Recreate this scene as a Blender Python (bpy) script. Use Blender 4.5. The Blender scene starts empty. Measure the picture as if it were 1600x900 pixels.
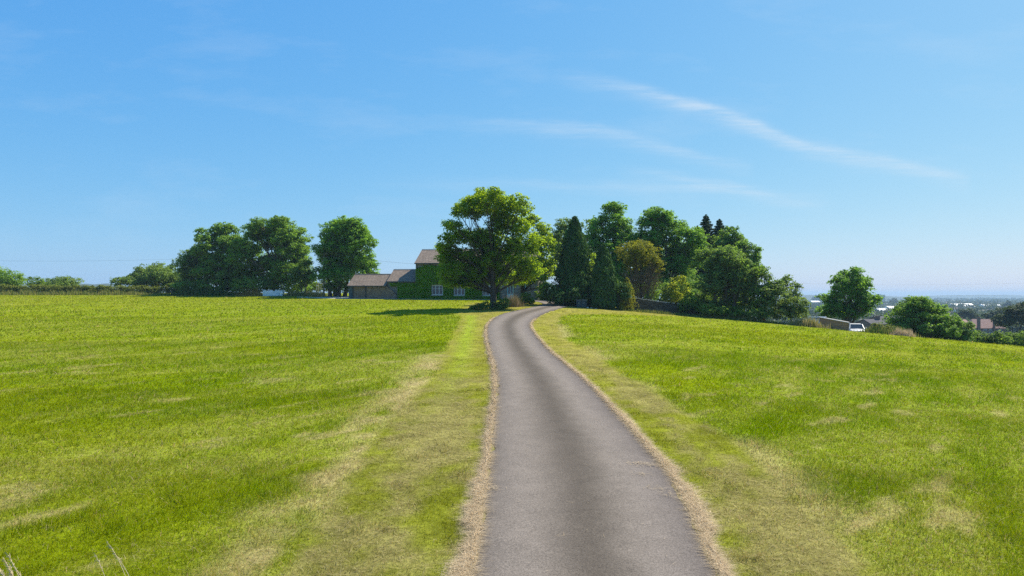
import bpy, math, zlib
import numpy as np
from mathutils import Vector

F = 1600 * 24 / 36.0           # focal length in photo pixels
CAMZ = 4.17
PI = math.pi
COL = bpy.context.scene.collection
SC = bpy.context.scene

# ------------------------------------------------------------------ helpers
def rng_for(key):
    return np.random.default_rng(zlib.crc32(key.encode()))

def tag(o, label=None, cat=None, group=None, kind=None):
    if label: o['label'] = label
    if cat: o['category'] = cat
    if group: o['group'] = group
    if kind: o['kind'] = kind
    return o

def empty(name, loc, rz=0.0):
    o = bpy.data.objects.new(name, None)
    o.empty_display_size = 0.5
    o.location = loc; o.rotation_euler = (0, 0, rz)
    COL.objects.link(o)
    return o

def link_mesh(name, me, mat=None, parent=None):
    o = bpy.data.objects.new(name, me)
    if mat is not None: me.materials.append(mat)
    COL.objects.link(o)
    if parent is not None: o.parent = parent
    return o

def mesh_np(name, verts, loops, starts, attrs=None, colors=None, smooth=False):
    me = bpy.data.meshes.new(name)
    verts = np.asarray(verts, np.float32)
    loops = np.asarray(loops, np.int32); starts = np.asarray(starts, np.int32)
    me.vertices.add(len(verts)); me.vertices.foreach_set('co', verts.ravel())
    me.loops.add(len(loops)); me.loops.foreach_set('vertex_index', loops)
    me.polygons.add(len(starts)); me.polygons.foreach_set('loop_start', starts)
    if smooth:
        me.polygons.foreach_set('use_smooth', np.ones(len(starts), bool))
    me.update(calc_edges=True)
    for k, v in (attrs or {}).items():
        a = me.attributes.new(k, 'FLOAT', 'POINT')
        a.data.foreach_set('value', np.asarray(v, np.float32))
    for k, v in (colors or {}).items():
        a = me.attributes.new(k, 'FLOAT_COLOR', 'POINT')
        c = np.ones((len(verts), 4), np.float32); c[:, :3] = v
        a.data.foreach_set('color', c.ravel())
    return me

class MB:
    """collects boxes, prisms and tubes; build() links them as one mesh object"""
    def __init__(s): s.v = []; s.f = []
    def poly(s, pts, faces):
        b = len(s.v); s.v += [tuple(p) for p in pts]; s.f += [tuple(b + i for i in f) for f in faces]
    def box(s, x0, x1, y0, y1, z0, z1):
        s.poly([(x0,y0,z0),(x1,y0,z0),(x1,y1,z0),(x0,y1,z0),(x0,y0,z1),(x1,y0,z1),(x1,y1,z1),(x0,y1,z1)],
               [(0,3,2,1),(4,5,6,7),(0,1,5,4),(1,2,6,5),(2,3,7,6),(3,0,4,7)])
    def extrude_x(s, prof, x0, x1):          # prof: closed list of (y,z), counter-clockwise seen from +x
        n = len(prof)
        s.poly([(x0,y,z) for y,z in prof] + [(x1,y,z) for y,z in prof],
               [tuple(range(n-1,-1,-1)), tuple(range(n,2*n))] + [(i,(i+1)%n,n+(i+1)%n,n+i) for i in range(n)])
    def extrude_y(s, prof, y0, y1):          # prof: closed list of (x,z)
        n = len(prof)
        s.poly([(x,y0,z) for x,z in prof] + [(x,y1,z) for x,z in prof],
               [tuple(range(n)), tuple(range(2*n-1,n-1,-1))] + [(i,n+i,n+(i+1)%n,(i+1)%n) for i in range(n)])
    def tube(s, pts, rad, sides=7, cap=True):
        pts = [Vector(p) for p in pts]; n = len(pts); ring = []
        up = Vector((0.13, 0.21, 0.97))
        base = len(s.v)
        for i, p in enumerate(pts):
            d = (pts[min(i+1,n-1)] - pts[max(i-1,0)]).normalized()
            a = d.cross(up)
            if a.length < 1e-3: a = d.cross(Vector((1,0,0)))
            a.normalize(); b = d.cross(a)
            r = rad[i] if hasattr(rad, '__len__') else rad
            for k in range(sides):
                t = 2*PI*k/sides
                s.v.append(tuple(p + a*(r*math.cos(t)) + b*(r*math.sin(t))))
        for i in range(n-1):
            for k in range(sides):
                k2 = (k+1) % sides
                s.f.append((base+i*sides+k, base+i*sides+k2, base+(i+1)*sides+k2, base+(i+1)*sides+k))
        if cap:
            s.f.append(tuple(base+k for k in range(sides-1,-1,-1)))
            s.f.append(tuple(base+(n-1)*sides+k for k in range(sides)))
    def build(s, name, mat, parent=None, smooth=False, bevel=0.0):
        me = bpy.data.meshes.new(name); me.from_pydata(s.v, [], s.f); me.update()
        if smooth: me.polygons.foreach_set('use_smooth', np.ones(len(me.polygons), bool))
        o = link_mesh(name, me, mat, parent)
        if bevel:
            m = o.modifiers.new('bevel', 'BEVEL'); m.width = bevel; m.segments = 2; m.limit_method = 'ANGLE'
        return o

# ------------------------------------------------------------------ noise in numpy
def _hash(ix, iy, seed):
    h = (ix.astype(np.int64) * 374761393 + iy.astype(np.int64) * 668265263 + seed * 974634721) & 0x7fffffff
    h = ((h ^ (h >> 13)) * 1274126177) & 0x7fffffff
    return ((h ^ (h >> 16)) & 0xffff) / 65535.0

def vnoise(x, y, seed=0):
    xi = np.floor(x); yi = np.floor(y); fx = x - xi; fy = y - yi
    fx = fx*fx*(3-2*fx); fy = fy*fy*(3-2*fy)
    a = _hash(xi, yi, seed); b = _hash(xi+1, yi, seed); c = _hash(xi, yi+1, seed); d = _hash(xi+1, yi+1, seed)
    return (a*(1-fx)+b*fx)*(1-fy) + (c*(1-fx)+d*fx)*fy

def fbm(x, y, seed=0, oct=4, gain=0.5):
    s = 0; a = 1; t = 0
    for o in range(oct):
        s = s + a*vnoise(x*2**o + 17.3*o, y*2**o + 5.1*o, seed+o); t += a; a *= gain
    return s / t

def sstep(a, b, x):
    t = np.clip((x-a)/(b-a), 0, 1); return t*t*(3-2*t)

def softplus(t, w): return w*np.logaddexp(0, t/w)
def softmin(a, m, w): return m - softplus(m - a, w)

# ------------------------------------------------------------------ terrain
def yedge(x):     # far edge of the field on the right, where the hill falls away
    return np.interp(x, [4, 14, 23, 33, 38, 52, 85, 200], [108, 99, 90.5, 80.5, 77.5, 73, 66, 40])

def terrain(x, y):
    x = np.asarray(x, float); y = np.asarray(y, float)
    yc = softmin(y, 132.0, 3.0); yc = np.maximum(yc, -30)
    xc = softmin(x, 75.0, 4.0)
    z = 0.0347*yc - 0.0765*softplus(xc-5, 1.6)
    t = softplus(y - yedge(x), 1.5)
    k = sstep(6, 24, x)
    z = z - k*23*(1-np.exp(-t*0.15/23))
    t2 = softplus(y - 136, 4.0)
    z = z - (1-k)*24*(1-np.exp(-t2*0.06/24))
    z = z + 0.035*(fbm(x*0.45, y*0.45, 3, 3)-0.5) * sstep(250, 60, y)
    return z

def T(x, y): return float(terrain(np.array([x]), np.array([y]))[0])
def PX(px, Y): return (px-800)/F*Y
def PZ(py, Y): return CAMZ - (py-460)/F*Y

# ------------------------------------------------------------------ road geometry
RC = np.array([(-30,0.9,3.5),(0,1.0,3.45),(6,1.08,3.4),(9.3,1.16,3.45),(11.8,1.28,3.65),(13.6,1.36,3.8),(17.7,1.32,3.72),(19.6,1.28,3.66),(25,1.13,3.48),
               (30,0.82,3.3),(35,0.44,3.2),(41,0.08,3.25),(47.8,-0.18,3.28),(52,-0.22,3.35),(56,-0.06,3.5),(60.5,0.34,3.7),(66,1.15,3.75),
               (71,2.25,3.6),(76,3.5,3.4),(81,4.75,3.2),(86,5.4,3.1),(91,5.1,3.1),(96,3.6,3.1)])
def road_samples(n=420):
    """smooth centre line (x, y) and width, sampled evenly along the drive"""
    k = np.arange(len(RC)); kk = np.linspace(0, len(RC)-1, n)
    def cr(c):
        p = np.concatenate([[2*c[0]-c[1]], c, [2*c[-1]-c[-2]]])
        i = np.minimum(kk.astype(int), len(c)-2); t = kk-i
        p0, p1, p2, p3 = p[i], p[i+1], p[i+2], p[i+3]
        return 0.5*((2*p1)+(-p0+p2)*t+(2*p0-5*p1+4*p2-p3)*t*t+(-p0+3*p1-3*p2+p3)*t**3)
    x, y, w = cr(RC[:,1]), cr(RC[:,0]), cr(RC[:,2])
    s = np.concatenate([[0], np.cumsum(np.hypot(np.diff(x), np.diff(y)))])
    ss = np.linspace(0, s[-1], n)
    return np.interp(ss, s, x), np.interp(ss, s, y), np.interp(ss, s, w), ss
RX, RY, RW, RS = road_samples()
_tx, _ty = np.gradient(RX), np.gradient(RY)
_l = np.hypot(_tx, _ty); RNX, RNY = _ty/_l, -_tx/_l       # points to the right of travel

def road_dist(x, y):
    """distance beyond the road edge (negative on the road) and side (+1 right); exact only near the road"""
    x = np.asarray(x, float); y = np.asarray(y, float)
    best = np.full(x.shape, 1e9); side = np.ones(x.shape)
    near = (np.abs(x-1) < 14) & (y > -32) & (y < 110)
    if near.any():
        xn, yn = x[near], y[near]
        bb = np.full(xn.shape, 1e9); sd = np.ones(xn.shape)
        for i in range(0, len(RX), 3):
            dx, dy = xn-RX[i], yn-RY[i]
            d = np.hypot(dx, dy) - RW[i]/2
            m = d < bb
            bb[m] = d[m]; sd[m] = np.sign(dx[m]*RNX[i] + dy[m]*RNY[i])
        best[near] = bb; side[near] = sd
    return best, side

VL = np.array([(0,-3.1),(9.6,-3.15),(12.5,-3.2),(17.7,-3.5),(23,-3.25),(29,-3.15),(41,-3.7),(50,-4.0),(60,-4.5),(64,-4.9),(66.5,-9),(67.5,-60)])
VR = np.array([(0,5.1),(9.7,5.15),(13.4,5.4),(16.4,5.65),(20.5,5.2),(31,4.4),(43,3.3),(55,3.5),(62,4.35),(66,5.6),(70,9),(74,13),(80,22)])
def verge_mask(x, y):
    j = 0.5*(fbm(x*0.9, y*0.9, 11, 3)-0.5)
    xl = np.interp(y, VL[:,0], VL[:,1]); xr = np.interp(y, VR[:,0], VR[:,1])
    far = np.interp(x, [-60,-9,-5.3,-4.9], [500,500,80,66])
    a = sstep(-0.22, 0.22, x - xl + j) * (y < 90)
    b = sstep(-0.22, 0.22, xr - x + j)
    lawn = sstep(-6.5, -4.6, x) + (y < 62)
    return a*b*np.clip(lawn, 0, 1)

def rot(x, y, deg):
    c, s = math.cos(math.radians(deg)), math.sin(math.radians(deg))
    return x*c+y*s, -x*s+y*c

LUSH = np.array([0.120, 0.190, 0.002]); MID = np.array([0.172, 0.216, 0.005]); PALE = np.array([0.31, 0.30, 0.055])
DRY = np.array([0.44, 0.34, 0.17]); VGREEN = np.array([0.17, 0.185, 0.016]); STRAW = np.array([0.62, 0.50, 0.33]); SOIL = np.array([0.16, 0.125, 0.07])

def mix(a, b, t): return a*(1-t[:,None]) + b*t[:,None]

def ground_color(x, y):
    """(colour, fraction of dry growth, verge mask, straw mask, growth height factor) of the turf at points x, y"""
    v = verge_mask(x, y)
    rd, side = road_dist(x, y)
    n_big = fbm(x*0.06+3, y*0.05, 21, 3)
    n_mid = fbm(x*0.17, y*0.17, 31, 4)
    n_sm = fbm(x*0.9, y*0.9, 41, 3)
    u, w = rot(x, y, 58)
    st1 = fbm(u*0.16, w*1.0, 51, 4)           # lines left by the mower
    u2, w2 = rot(x, y, 28)
    st2 = fbm(u2*0.07, w2*0.45, 61, 4)
    pale = sstep(0.40, 0.70, 0.30*st1 + 0.30*st2 + 0.22*n_mid + 0.22*n_sm)
    lush = sstep(0.34, 0.66, 0.4*n_big+0.35*n_mid+0.25*n_sm)
    c = mix(MID[None,:].repeat(len(x),0), LUSH[None,:], lush)
    c = mix(c, PALE[None,:], pale*0.42)
    far = sstep(30, 110, y)
    c = mix(c, np.array([0.23,0.25,0.018])[None,:], far*0.55)
    n_t = fbm(x*1.9, y*1.9, 45, 3)
    c = c*(0.87+0.42*n_t)[:,None]
    # tan heaps of old hay and bare edge beside the left verge
    u3, w3 = rot(x, y, 50)
    heap = sstep(0.64, 0.78, fbm(u3*0.5, w3*1.7, 71, 5)) * sstep(60, 15, y)
    edge_l = np.exp(-((x - np.interp(y, VL[:,0], VL[:,1]) + 0.35)/0.8)**2) * (y < 34) * sstep(0.40, 0.66, 0.6*fbm(x*0.5, y*0.22, 77, 3)+0.4*fbm(x*1.6,y*1.1,76,3))
    edge_r = np.exp(-((x - np.interp(y, VR[:,0], VR[:,1]) - 0.0)/0.7)**2) * (y < 60) * sstep(0.36, 0.62, fbm(x*0.5, y*0.2, 78, 3)) * 0.9
    dry = np.clip(heap*0.5 + edge_l*0.85 + edge_r*0.7, 0, 1)
    c = mix(c, DRY[None,:], dry*0.85)
    # verge: short, yellowed, with wheel lines
    vn = 0.55*fbm(x*0.8+9, y*0.35, 81, 4) + 0.45*fbm(x*2.2, y*1.6, 83, 3)
    lane = np.exp(-((rd-1.35)/0.5)**2)*0.28
    vdry = sstep(0.38, 0.66, vn + lane*0.5)
    vfar = sstep(16, 40, y)
    vc = mix(VGREEN[None,:].repeat(len(x),0), DRY[None,:]*0.60, vdry*(0.52-0.10*vfar))
    vc = mix(vc, np.array([0.30,0.27,0.05])[None,:], vfar*0.5)
    lime = vfar*np.exp(-((x - np.interp(y, VL[:,0], VL[:,1]) - 0.9)/0.5)**2)*(side < 0)
    vc = mix(vc, np.array([0.24,0.32,0.02])[None,:], lime*0.7)
    vc = vc*(0.62+0.76*fbm(x*2.6+5, y*2.6, 47, 3))[:,None]
    c = mix(c, vc, v)
    sw = np.interp(y, [0, 10, 16, 30, 60], [0.20, 0.19, 0.11, 0.055, 0.045])*(0.1+1.7*sstep(0.25,0.75,fbm(x*0.6, y*1.3, 91, 4)))
    straw = sstep(1.15, 0.75, rd/np.maximum(sw, 0.02)) * (y < 75)
    straw = np.where(rd < -0.05, 0, straw)
    c = mix(c, STRAW[None,:]*0.72, straw)
    dryf = np.clip(np.maximum(pale*0.28+dry*0.9, 0)*(1-v) + v*vdry*0.6, 0, 1)
    hgt = (0.50 + 0.9*n_mid + 0.9*(n_sm-0.5) + 1.0*sstep(0.52,0.75,n_t))*(1-0.45*pale)*(1-0.4*dry)
    hgt = hgt*(1-v) + v*(0.22+0.22*n_sm+0.5*sstep(0.58,0.8,n_t))
    return c, dryf, v, straw, hgt, rd

# ------------------------------------------------------------------ materials
def new_mat(name):
    m = bpy.data.materials.new(name); m.use_nodes = True
    nt = m.node_tree; nt.nodes.clear()
    return m, nt, nt.nodes, nt.links

def N(nt, kind, **kw):
    n = nt.nodes.new(kind)
    for k, v in kw.items():
        if k.startswith('i_'):
            key = k[2:]; key = int(key) if key.isdigit() else key.replace('_', ' ')
            n.inputs[key].default_value = v
        else: setattr(n, k, v)
    return n

def simple(name, col, rough=0.6, metal=0.0, spec=0.5, var=0.0, scale=3.0, bump=0.0, bscale=30.0):
    m, nt, nodes, L = new_mat(name)
    out = N(nt, 'ShaderNodeOutputMaterial'); p = N(nt, 'ShaderNodeBsdfPrincipled')
    p.inputs['Roughness'].default_value = rough; p.inputs['Metallic'].default_value = metal
    p.inputs['Specular IOR Level'].default_value = spec
    L.new(p.outputs[0], out.inputs[0])
    tc = N(nt, 'ShaderNodeTexCoord')
    if var:
        nz = N(nt, 'ShaderNodeTexNoise'); nz.inputs['Scale'].default_value = scale; nz.inputs['Detail'].default_value = 6
        L.new(tc.outputs['Object'], nz.inputs['Vector'])
        mr = N(nt, 'ShaderNodeMapRange', i_3=1-var, i_4=1+var); L.new(nz.outputs['Fac'], mr.inputs[0])
        mr.inputs[1].default_value = 0.25; mr.inputs[2].default_value = 0.75
        mx = N(nt, 'ShaderNodeMix', data_type='RGBA', blend_type='MULTIPLY'); mx.inputs[0].default_value = 1
        mx.inputs[6].default_value = (*col, 1); L.new(mr.outputs[0], mx.inputs[7])
        L.new(mx.outputs[2], p.inputs['Base Color'])
    else: p.inputs['Base Color'].default_value = (*col, 1)
    if bump:
        nb = N(nt, 'ShaderNodeTexNoise'); nb.inputs['Scale'].default_value = bscale; nb.inputs['Detail'].default_value = 5
        L.new(tc.outputs['Object'], nb.inputs['Vector'])
        b = N(nt, 'ShaderNodeBump', i_Strength=bump, i_Distance=0.03); L.new(nb.outputs['Fac'], b.inputs['Height'])
        L.new(b.outputs[0], p.inputs['Normal'])
    return m

def leaf_mat(name, dark, light, trans, tfac=0.42, rough=0.6, spec=0.05):
    m, nt, nodes, L = new_mat(name)
    out = N(nt, 'ShaderNodeOutputMaterial')
    at = N(nt, 'ShaderNodeAttribute', attribute_name='tint')
    mx = N(nt, 'ShaderNodeMix', data_type='RGBA'); mx.inputs[6].default_value = (*dark, 1); mx.inputs[7].default_value = (*light, 1)
    L.new(at.outputs['Fac'], mx.inputs[0])
    p = N(nt, 'ShaderNodeBsdfPrincipled'); p.inputs['Roughness'].default_value = rough; p.inputs['Specular IOR Level'].default_value = spec
    L.new(mx.outputs[2], p.inputs['Base Color'])
    t = N(nt, 'ShaderNodeBsdfTranslucent')
    mt = N(nt, 'ShaderNodeMix', data_type='RGBA'); mt.inputs[6].default_value = (*[c*0.7 for c in trans], 1); mt.inputs[7].default_value = (*[c*1.3 for c in trans], 1)
    L.new(at.outputs['Fac'], mt.inputs[0]); L.new(mt.outputs[2], t.inputs[0])
    ms = N(nt, 'ShaderNodeMixShader'); ms.inputs[0].default_value = tfac
    L.new(p.outputs[0], ms.inputs[1]); L.new(t.outputs[0], ms.inputs[2]); L.new(ms.outputs[0], out.inputs[0])
    return m

def blade_mat(name, upmix=0.55, tfac=0.38):
    m, nt, nodes, L = new_mat(name)
    out = N(nt, 'ShaderNodeOutputMaterial')
    at = N(nt, 'ShaderNodeAttribute', attribute_name='gcol')
    geo = N(nt, 'ShaderNodeNewGeometry')
    sc = N(nt, 'ShaderNodeVectorMath', operation='SCALE'); sc.inputs['Scale'].default_value = 1-upmix; L.new(geo.outputs['Normal'], sc.inputs[0])
    ad = N(nt, 'ShaderNodeVectorMath', operation='ADD'); L.new(sc.outputs[0], ad.inputs[0]); ad.inputs[1].default_value = (0, 0, upmix)
    nm = N(nt, 'ShaderNodeVectorMath', operation='NORMALIZE'); L.new(ad.outputs[0], nm.inputs[0])
    p = N(nt, 'ShaderNodeBsdfPrincipled'); p.inputs['Roughness'].default_value = 0.55; p.inputs['Specular IOR Level'].default_value = 0.0
    L.new(at.outputs['Color'], p.inputs['Base Color']); L.new(nm.outputs[0], p.inputs['Normal'])
    t = N(nt, 'ShaderNodeBsdfTranslucent')
    hs = N(nt, 'ShaderNodeHueSaturation', i_Saturation=1.1, i_Value=1.25); L.new(at.outputs['Color'], hs.inputs['Color'])
    L.new(hs.outputs[0], t.inputs[0])
    ms = N(nt, 'ShaderNodeMixShader'); ms.inputs[0].default_value = tfac
    L.new(p.outputs[0], ms.inputs[1]); L.new(t.outputs[0], ms.inputs[2]); L.new(ms.outputs[0], out.inputs[0])
    return m

def ground_mat():
    m, nt, nodes, L = new_mat('turf')
    out = N(nt, 'ShaderNodeOutputMaterial'); p = N(nt, 'ShaderNodeBsdfPrincipled')
    p.inputs['Roughness'].default_value = 0.9; p.inputs['Specular IOR Level'].default_value = 0.0
    at = N(nt, 'ShaderNodeAttribute', attribute_name='gcol')
    tc = N(nt, 'ShaderNodeTexCoord')
    fine = N(nt, 'ShaderNodeTexNoise', i_Scale=9.0, i_Detail=8.0, i_Roughness=0.7); L.new(tc.outputs['Object'], fine.inputs['Vector'])
    med = N(nt, 'ShaderNodeTexNoise', i_Scale=1.3, i_Detail=6.0, i_Roughness=0.65); L.new(tc.outputs['Object'], med.inputs['Vector'])
    a = N(nt, 'ShaderNodeMapRange', i_1=0.3, i_2=0.7, i_3=0.55, i_4=1.35); L.new(fine.outputs['Fac'], a.inputs[0])
    b = N(nt, 'ShaderNodeMapRange', i_1=0.3, i_2=0.7, i_3=0.8, i_4=1.2); L.new(med.outputs['Fac'], b.inputs[0])
    mu = N(nt, 'ShaderNodeMath', operation='MULTIPLY'); L.new(a.outputs[0], mu.inputs[0]); L.new(b.outputs[0], mu.inputs[1])
    mx = N(nt, 'ShaderNodeMix', data_type='RGBA', blend_type='MULTIPLY'); mx.inputs[0].default_value = 1
    L.new(at.outputs['Color'], mx.inputs[6]); L.new(mu.outputs[0], mx.inputs[7]); L.new(mx.outputs[2], p.inputs['Base Color'])
    bm = N(nt, 'ShaderNodeBump', i_Strength=0.7, i_Distance=0.06); L.new(fine.outputs['Fac'], bm.inputs['Height']); L.new(bm.outputs[0], p.inputs['Normal'])
    L.new(p.outputs[0], out.inputs[0])
    return m

def asphalt_mat():
    m, nt, nodes, L = new_mat('asphalt')
    out = N(nt, 'ShaderNodeOutputMaterial'); p = N(nt, 'ShaderNodeBsdfPrincipled')
    p.inputs['Roughness'].default_value = 0.9; p.inputs['Specular IOR Level'].default_value = 0.10
    tc = N(nt, 'ShaderNodeTexCoord')
    lane = N(nt, 'ShaderNodeAttribute', attribute_name='across')       # -1 left edge .. 1 right edge
    big = N(nt, 'ShaderNodeTexNoise', i_Scale=0.55, i_Detail=5.0); L.new(tc.outputs['Object'], big.inputs['Vector'])
    ad = N(nt, 'ShaderNodeMath', operation='MULTIPLY_ADD'); L.new(big.outputs['Fac'], ad.inputs[0]); ad.inputs[1].default_value = 0.20; L.new(lane.outputs['Fac'], ad.inputs[2])
    sub = N(nt, 'ShaderNodeMath', operation='SUBTRACT'); L.new(ad.outputs[0], sub.inputs[0]); sub.inputs[1].default_value = 0.10
    mr = N(nt, 'ShaderNodeMapRange', i_1=-1.0, i_2=1.0, i_3=0.0, i_4=1.0); L.new(sub.outputs[0], mr.inputs[0])
    cr = N(nt, 'ShaderNodeValToRGB'); e = cr.color_ramp.elements
    e[0].position = 0.0; e[0].color = (0.105,0.089,0.076,1); e[1].position = 1.0; e[1].color = (0.096,0.082,0.072,1)
    for pos, c in ((0.07,(0.154,0.130,0.108,1)),(0.20,(0.211,0.177,0.146,1)),(0.33,(0.164,0.137,0.111,1)),(0.46,(0.088,0.072,0.056,1)),(0.58,(0.105,0.087,0.068,1)),(0.73,(0.216,0.182,0.150,1)),(0.90,(0.149,0.125,0.108,1))):
        x = e.new(pos); x.color = c
    cr.color_ramp.interpolation = 'B_SPLINE'
    L.new(mr.outputs[0], cr.inputs[0])
    grit = N(nt, 'ShaderNodeTexNoise', i_Scale=34.0, i_Detail=4.0, i_Roughness=0.8); L.new(tc.outputs['Object'], grit.inputs['Vector'])
    vor = N(nt, 'ShaderNodeTexVoronoi', i_Scale=90.0); L.new(tc.outputs['Object'], vor.inputs['Vector'])
    g = N(nt, 'ShaderNodeMapRange', i_1=0.3, i_2=0.7, i_3=0.50, i_4=1.55); L.new(grit.outputs['Fac'], g.inputs[0])
    pat = N(nt, 'ShaderNodeTexNoise', i_Scale=2.2, i_Detail=7.0, i_Roughness=0.7); L.new(tc.outputs['Object'], pat.inputs['Vector'])
    g2 = N(nt, 'ShaderNodeMapRange', i_1=0.3, i_2=0.7, i_3=0.88, i_4=1.12); L.new(pat.outputs['Fac'], g2.inputs[0])
    mm = N(nt, 'ShaderNodeMath', operation='MULTIPLY'); L.new(g.outputs[0], mm.inputs[0]); L.new(g2.outputs[0], mm.inputs[1])
    mx = N(nt, 'ShaderNodeMix', data_type='RGBA', blend_type='MULTIPLY'); mx.inputs[0].default_value = 1
    L.new(cr.outputs[0], mx.inputs[6]); L.new(mm.outputs[0], mx.inputs[7]); L.new(mx.outputs[2], p.inputs['Base Color'])
    bm = N(nt, 'ShaderNodeBump', i_Strength=0.6, i_Distance=0.012); L.new(vor.outputs['Distance'], bm.inputs['Height']); L.new(bm.outputs[0], p.inputs['Normal'])
    L.new(p.outputs[0], out.inputs[0])
    return m

def brick_mat(name, c1, c2, mortar, sx, bw, rh, var=0.35, ms=0.02, axis='XZ'):
    m, nt, nodes, L = new_mat(name)
    out = N(nt, 'ShaderNodeOutputMaterial'); p = N(nt, 'ShaderNodeBsdfPrincipled')
    p.inputs['Roughness'].default_value = 0.85; p.inputs['Specular IOR Level'].default_value = 0.2
    tc = N(nt, 'ShaderNodeTexCoord'); sp = N(nt, 'ShaderNodeSeparateXYZ'); cb = N(nt, 'ShaderNodeCombineXYZ')
    L.new(tc.outputs['Object'], sp.inputs[0])
    s = N(nt, 'ShaderNodeMath', operation='ADD'); L.new(sp.outputs['X'], s.inputs[0]); L.new(sp.outputs['Y'], s.inputs[1])
    L.new((s.outputs[0] if axis == 'XZ' else sp.outputs['X']), cb.inputs['X'])
    L.new(sp.outputs['Z'], cb.inputs['Y'])
    nz = N(nt, 'ShaderNodeTexNoise', i_Scale=2.5, i_Detail=6.0, i_Roughness=0.7); L.new(tc.outputs['Object'], nz.inputs['Vector'])
    br = N(nt, 'ShaderNodeTexBrick'); br.inputs['Scale'].default_value = sx
    br.inputs['Brick Width'].default_value = bw; br.inputs['Row Height'].default_value = rh; br.inputs['Mortar Size'].default_value = ms
    br.inputs['Color1'].default_value = (*c1,1); br.inputs['Color2'].default_value = (*c2,1); br.inputs['Mortar'].default_value = (*mortar,1)
    L.new(cb.outputs[0], br.inputs['Vector'])
    mr = N(nt, 'ShaderNodeMapRange', i_1=0.25, i_2=0.75, i_3=1-var, i_4=1+var); L.new(nz.outputs['Fac'], mr.inputs[0])
    mx = N(nt, 'ShaderNodeMix', data_type='RGBA', blend_type='MULTIPLY'); mx.inputs[0].default_value = 1
    L.new(br.outputs['Color'], mx.inputs[6]); L.new(mr.outputs[0], mx.inputs[7]); L.new(mx.outputs[2], p.inputs['Base Color'])
    bm = N(nt, 'ShaderNodeBump', i_Strength=0.5, i_Distance=0.02, invert=True); L.new(br.outputs['Fac'], bm.inputs['Height']); L.new(bm.outputs[0], p.inputs['Normal'])
    L.new(p.outputs[0], out.inputs[0])
    return m

M = {}
M['turf'] = ground_mat(); M['asphalt'] = asphalt_mat()
M['blade'] = blade_mat('grass_blade'); M['drystem'] = blade_mat('dry_stem', 0.3, 0.35)
M['bark'] = simple('bark', (0.13,0.10,0.075), 0.9, var=0.5, scale=4, bump=0.8, bscale=14, spec=0.1)
M['bark_dark'] = simple('bark_dark', (0.07,0.055,0.042), 0.9, var=0.4, scale=4, bump=0.6, bscale=14, spec=0.1)
M['sycamore'] = leaf_mat('sycamore_leaf', (0.066,0.132,0.008), (0.185,0.275,0.014), (0.45,0.62,0.013), 0.46)
M['lime'] = leaf_mat('lime_leaf', (0.09,0.16,0.010), (0.20,0.29,0.02), (0.42,0.58,0.025), 0.5)
M['oak'] = leaf_mat('oak_leaf', (0.076, 0.147, 0.024), (0.215, 0.316, 0.047), (0.310, 0.528, 0.044), 0.36)
M['ash'] = leaf_mat('ash_leaf', (0.075, 0.124, 0.023), (0.204, 0.265, 0.057), (0.279, 0.430, 0.054), 0.36)
M['maple'] = leaf_mat('maple_leaf', (0.065, 0.149, 0.021), (0.173, 0.314, 0.040), (0.307, 0.557, 0.036), 0.38)
M['hazel'] = leaf_mat('hazel_leaf', (0.075,0.125,0.025), (0.215,0.290,0.085), (0.28,0.44,0.04), 0.42)
M['willow'] = leaf_mat('willow_leaf', (0.072, 0.12, 0.022), (0.204, 0.264, 0.065), (0.252, 0.364, 0.05), 0.4)
M['gold'] = leaf_mat('golden_leaf', (0.13,0.15,0.012), (0.26,0.27,0.025), (0.34,0.34,0.02), 0.42)
M['goldbush'] = leaf_mat('golden_bush_leaf', (0.15,0.19,0.012), (0.34,0.38,0.03), (0.48,0.54,0.03), 0.45)
M['cypress'] = leaf_mat('cypress_spray', (0.042, 0.096, 0.023), (0.103, 0.196, 0.043), (0.081, 0.162, 0.023), 0.2)
M['spruce'] = leaf_mat('spruce_needle', (0.034, 0.066, 0.028), (0.086, 0.138, 0.056), (0.052, 0.086, 0.025), 0.2)
M['hedge'] = leaf_mat('bramble_leaf', (0.088, 0.116, 0.019), (0.22, 0.231, 0.048), (0.24, 0.288, 0.035), 0.35)
M['shrub'] = leaf_mat('shrub_leaf', (0.061, 0.113, 0.014), (0.174, 0.260, 0.037), (0.269, 0.422, 0.035), 0.38)
M['ivy'] = leaf_mat('ivy_leaf', (0.077, 0.184, 0.006), (0.170, 0.340, 0.012), (0.173, 0.345, 0.008), 0.25)
M['far'] = leaf_mat('distant_leaf', (0.035,0.06,0.02), (0.075,0.11,0.035), (0.08,0.12,0.02), 0.25)
M['twig'] = simple('brown_twig', (0.20,0.13,0.07), 0.9, var=0.3, spec=0.1)
M['stone'] = brick_mat('house_stone', (0.17,0.15,0.12), (0.25,0.22,0.18), (0.17,0.16,0.14), 1.0, 0.5, 0.22, ms=0.015)
M['brick'] = brick_mat('garage_brick', (0.20,0.125,0.08), (0.28,0.19,0.125), (0.20,0.16,0.12), 1.0, 0.30, 0.10, var=0.45, ms=0.012)
M['drystone'] = brick_mat('dry_stone', (0.085,0.065,0.042), (0.15,0.12,0.08), (0.02,0.017,0.012), 1.0, 0.42, 0.16, var=0.5, ms=0.025)
M['slate'] = brick_mat('roof_slate', (0.22,0.165,0.12), (0.285,0.215,0.16), (0.12,0.09,0.07), 1.0, 0.45, 0.16, var=0.38, ms=0.02)
M['tile'] = brick_mat('roof_tile', (0.30,0.17,0.13), (0.38,0.23,0.18), (0.2,0.11,0.09), 1.0, 0.4, 0.25, var=0.25, ms=0.02)
M['darkroof'] = brick_mat('dark_slate', (0.055,0.055,0.06), (0.085,0.08,0.085), (0.03,0.03,0.03), 1.0, 0.4, 0.25, var=0.25)
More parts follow.
